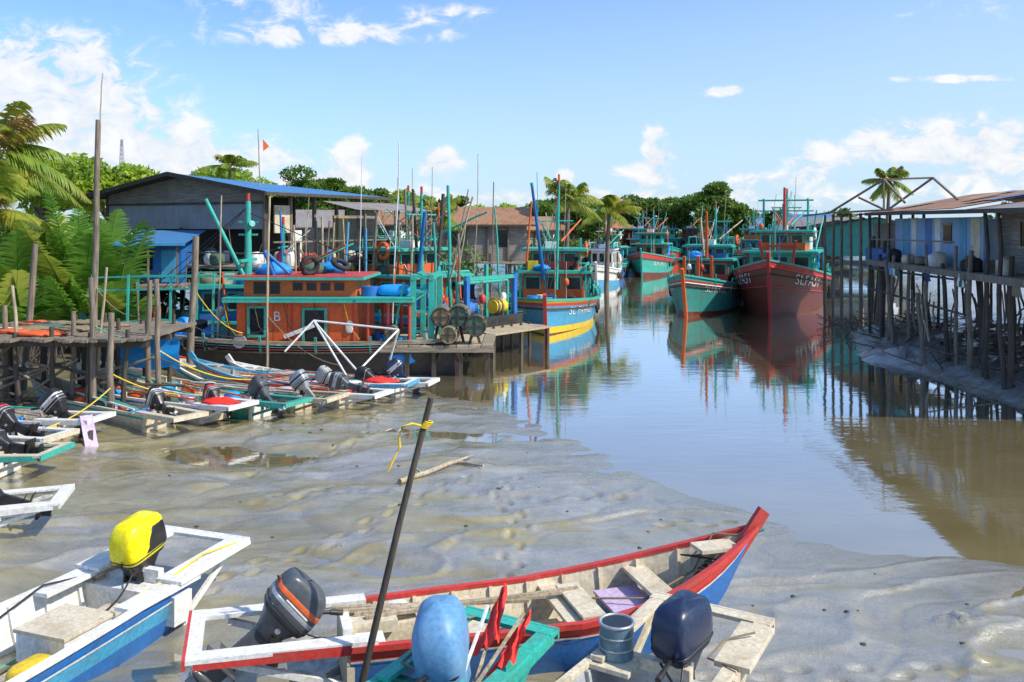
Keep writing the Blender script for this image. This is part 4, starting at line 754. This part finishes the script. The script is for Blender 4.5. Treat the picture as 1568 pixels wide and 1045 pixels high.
for k in range(200):
    x=R.uniform(-21,-13.5);y=R.uniform(25.5,29); z=hz(x,y); m_.pole((x,y,z-.1),(x+R.uniform(-.6,.6),y+R.uniform(0,.5),z+R.uniform(.5,1.6)),.03,WDD,5)
m_.build('mangrove_roots')
def tree(loc,hh,rd,n,mat,size=.22,nc=14,th=.25):
    x,y=loc; z=hz(x,y); mb=MB(); cz=hh-rd[2]*.85
    mb.tube([(x,y,z-.2),(x+.1,y,(z+cz)/2),(x,y,cz)],th,BARK,8,th*.5)
    for i in range(7):
        a=i*.9; mb.tube([(x,y,z+(cz-z)*.6),(x+rd[0]*.35*math.cos(a),y+rd[1]*.35*math.sin(a),cz-.1*rd[2]),(x+rd[0]*.7*math.cos(a),y+rd[1]*.7*math.sin(a),cz+.25*rd[2])],th*.4,BARK,6,th*.12)
    o=mb.build('broadleaf_tree'); leaves('crown',crown((x,y,cz),rd,nc,n),size,mat,o)
tree((-24.5,54),9.0,(3.6,3,2.5),8000,LEAF2,nc=20); tree((-29.5,56),9.2,(3.5,3,2.6),7000,LEAF2,nc=20); tree((-33,50),8.8,(3.5,3,2.6),5000,LEAF2,nc=18); tree((-21,66),9.0,(4,3,2.4),4500,LEAF2,nc=18)
tree((-16,72),9.0,(4.4,3,2.8),8000,LEAF1,nc=20); tree((-12.5,74),8.2,(3.2,3,2.4),5500,LEAF1,nc=18); tree((-9,80),7.6,(3.2,3,2.4),4500,LEAF2); tree((-6,76),7.2,(3,3,2.2),4500,LEAF1)
tree((24.6,108),9.2,(4.2,3.5,3.0),10000,LEAF1,.28,24,.3); tree((20.5,112),8,(3.4,3,2.6),6000,LEAF1,.28,20); tree((16,114),8.1,(4.2,3,2.8),8000,LEAF1,.28,22); tree((11.5,118),8.1,(4.4,3,2.8),7500,LEAF1,.28,22); tree((28.5,112),7,(2.4,3,2.4),3500,LEAF1,.28)
tree((33.4,115),6.7,(1.6,1.6,1.7),2200,LEAF1,.25,10); tree((5.5,72),6.2,(2.6,2,1.9),4500,LEAF1,.2,18); tree((7.6,78),6.3,(2.2,2,1.9),3500,LEAF2,.2); tree((1.5,78),6.6,(3,2,2.1),4500,LEAF1,.22,18); tree((-2,72),6.3,(2.6,2,1.9),3500,LEAF2,.22); tree((4,85),7.2,(3,2,2.2),4500,LEAF1,.25)
P=[]
for k in range(95):
    a=-105+k*2.5; x=a+R.uniform(-2,2); y=150-abs(a)*.25+R.uniform(-12,12); hh=R.uniform(5.4,8.4)
    P.append(crown((x,y,hh*.5),(3.6,2.5,hh*.5),11,900,.36))
leaves('distant_trees',np.concatenate(P),.4,LEAF1)
t=MB()
for (a,b_) in ((-.8,-.8),(.8,-.8),(.8,.8),(-.8,.8)): t.cyl((a,b_,0),(a*.15,b_*.15,19),.06,SIL,n=5)
for k in range(12):
    z=1+k*1.5; s=.8*(1-z/22); s2=.8*(1-(z+1.5)/22); t.cyl((-s,-s,z),(s2,-s2,z+1.5),.04,SIL,n=4); t.cyl((s,-s,z),(-s2,-s2,z+1.5),.04,SIL,n=4)
t.build('lattice_tower',(-66,150,0))
def person(loc,rz,shirt):
    V=[(0,0,.85),(.05,0,1.05),(.18,0,1.30),(.28,0,1.42),(.34,0,1.5),(.40,0,1.60),(0,.1,.82),(.06,.12,.45),(0,.13,.06),(.14,.13,.02),(0,-.1,.82),(.06,-.12,.45),(0,-.13,.06),(.14,-.13,.02),(.2,.19,1.34),(.32,.23,1.1),(.5,.2,.92),(.2,-.19,1.34),(.34,-.23,1.1),(.5,-.18,.95),(.57,.19,.88),(.57,-.17,.90)]
    E=[(0,1),(1,2),(2,3),(3,4),(4,5),(0,6),(6,7),(7,8),(8,9),(0,10),(10,11),(11,12),(12,13),(2,14),(14,15),(15,16),(2,17),(17,18),(18,19),(16,20),(19,21)]
    rr=[.14,.14,.15,.06,.095,.08,.095,.065,.045,.04,.095,.065,.045,.04,.06,.045,.035,.06,.045,.035,.035,.035]
    me=bpy.data.meshes.new('fisherman'); me.from_pydata(V,E,[]); me.update(); o=bpy.data.objects.new('fisherman',me); scene.collection.objects.link(o)
    md=o.modifiers.new('skin','SKIN')
    for i,sv in enumerate(me.skin_vertices[0].data): sv.radius=(rr[i],rr[i])
    me.skin_vertices[0].data[0].use_root=True
    sb=o.modifiers.new('s','SUBSURF'); sb.levels=2; sb.render_levels=2
    me.materials.append(shirt); o.location=loc; o.rotation_euler=(0,0,rz)
    hd=MB(); hd.sup((.41,0,1.58),(.10,.085,.125),SKIN,.95,16,12); hd.sup((.39,0,1.63),(.108,.093,.10),BLK,.95,16,10); hd.sup((.51,0,1.57),(.02,.018,.03),SKIN,.9,8,6)
    q=hd.build('head'); q.parent=o
person((3.3,40.8,.95),rad(-60),CLOTH)
# ---------------------------------------------------------------- camera, sun, sky
cam=bpy.data.cameras.new('camera'); co=bpy.data.objects.new('camera',cam); scene.collection.objects.link(co); scene.camera=co
cam.sensor_width=36; cam.lens=31.18; cam.shift_y=-.1132; cam.clip_end=6000; co.location=(0,0,4.5); co.rotation_euler=(rad(90),0,0)
AZ=rad(110); EL=rad(45)
D=Vector((math.sin(AZ)*math.cos(EL),math.cos(AZ)*math.cos(EL),math.sin(EL)))
sl=bpy.data.lights.new('sun','SUN'); sl.energy=5.0; sl.angle=rad(.5); sl.color=(1,.94,.83); so=bpy.data.objects.new('sun',sl); scene.collection.objects.link(so); so.rotation_euler=D.to_track_quat('Z','Y').to_euler()
wd=bpy.data.worlds.new('World'); scene.world=wd; wd.use_nodes=True; nt=wd.node_tree; bg=nt.nodes['Background']
sk=N(nt,'ShaderNodeTexSky'); sk.sky_type='NISHITA'; sk.sun_disc=False; sk.sun_elevation=EL; sk.sun_rotation=AZ; sk.air_density=1.0; sk.dust_density=.8; sk.ozone_density=1.5
tc=N(nt,'ShaderNodeTexCoord'); sx=N(nt,'ShaderNodeSeparateXYZ'); nt.links.new(tc.outputs['Generated'],sx.inputs[0])
yy=math_(nt,'MAXIMUM',math_(nt,'ABSOLUTE',sx.outputs[1]),.08)
U=math_(nt,'DIVIDE',sx.outputs[0],yy); W=math_(nt,'DIVIDE',sx.outputs[2],yy)
cb=N(nt,'ShaderNodeCombineXYZ'); nt.links.new(U,cb.inputs[0]); nt.links.new(W,cb.inputs[1])
blobs=[(-.54,.17,.13,.055,1.1),(-.50,.10,.16,.045,1.1),(-.38,.07,.20,.03,.95),(-.20,.215,.15,.016,.85),(-.08,.24,.08,.012,.6),(-.29,.25,.12,.02,.55),(-.178,.075,.016,.026,1.1),(-.08,.07,.026,.018,1.1),(-.22,.05,.05,.012,.9),(.163,.085,.018,.030,1.2),(.15,.06,.04,.012,.9),(.245,.151,.032,.007,1.1),(.34,.075,.035,.020,1.0),(.42,.09,.04,.026,1.0),(.53,.085,.09,.04,1.25),(.50,.165,.09,.005,.9),(.05,.03,.7,.014,.65),(.55,.24,.2,.03,.4),(.06,.055,.012,.010,.9),(.28,.05,.06,.01,.7)]
S_=None
for (u,w_,su,sw,am) in blobs:
    a=math_(nt,'MULTIPLY',math_(nt,'SUBTRACT',U,u),1/su); c_=math_(nt,'MULTIPLY',math_(nt,'SUBTRACT',W,w_),1/sw)
    r2=math_(nt,'ADD',math_(nt,'MULTIPLY',a,a),math_(nt,'MULTIPLY',c_,c_)); e=math_(nt,'MULTIPLY',math_(nt,'POWER',2.718,math_(nt,'MULTIPLY',r2,-1.0)),am)
    S_=e if S_ is None else math_(nt,'ADD',S_,e)
def wn(scale,det,sc):
    mp=N(nt,'ShaderNodeMapping'); mp.inputs['Scale'].default_value=sc; nt.links.new(cb.outputs[0],mp.inputs[0]); n=N(nt,'ShaderNodeTexNoise'); n.inputs['Scale'].default_value=scale; n.inputs['Detail'].default_value=det; n.inputs['Roughness'].default_value=.62; n.inputs['Distortion'].default_value=.5; nt.links.new(mp.outputs[0],n.inputs['Vector']); return n.outputs[0]
n1=wn(24,10,(1,1.6,1)); n2=wn(3,6,(1,3.5,1))
dn=math_(nt,'MULTIPLY',S_,mrange(nt,n1,.32,.68,.1,1.6)); f=mrange(nt,dn,.25,.80,0,.92,True)
f2=mrange(nt,n2,.55,.8,0,.25,True); f=math_(nt,'MAXIMUM',f,f2)
hz_=mrange(nt,W,0,.26,.55,.0); hr=mrange(nt,U,-.3,.7,0,.45); hazef=math_(nt,'MINIMUM',math_(nt,'ADD',hz_,hr),.88)
skt=mixc(nt,1.0,sk.outputs[0],(.88,1.14,1.56),'MULTIPLY')
skc=mixc(nt,hazef,skt,(4.2,5.4,6.5)); skc=mixc(nt,f,skc,mixc(nt,mrange(nt,n1,.35,.62),(5.0,5.4,6.0),(6.7,6.7,6.7)))
nt.links.new(skc,bg.inputs[0]); bg.inputs[1].default_value=.15
scene.view_settings.view_transform='Standard'; scene.view_settings.look='None'; scene.view_settings.exposure=0
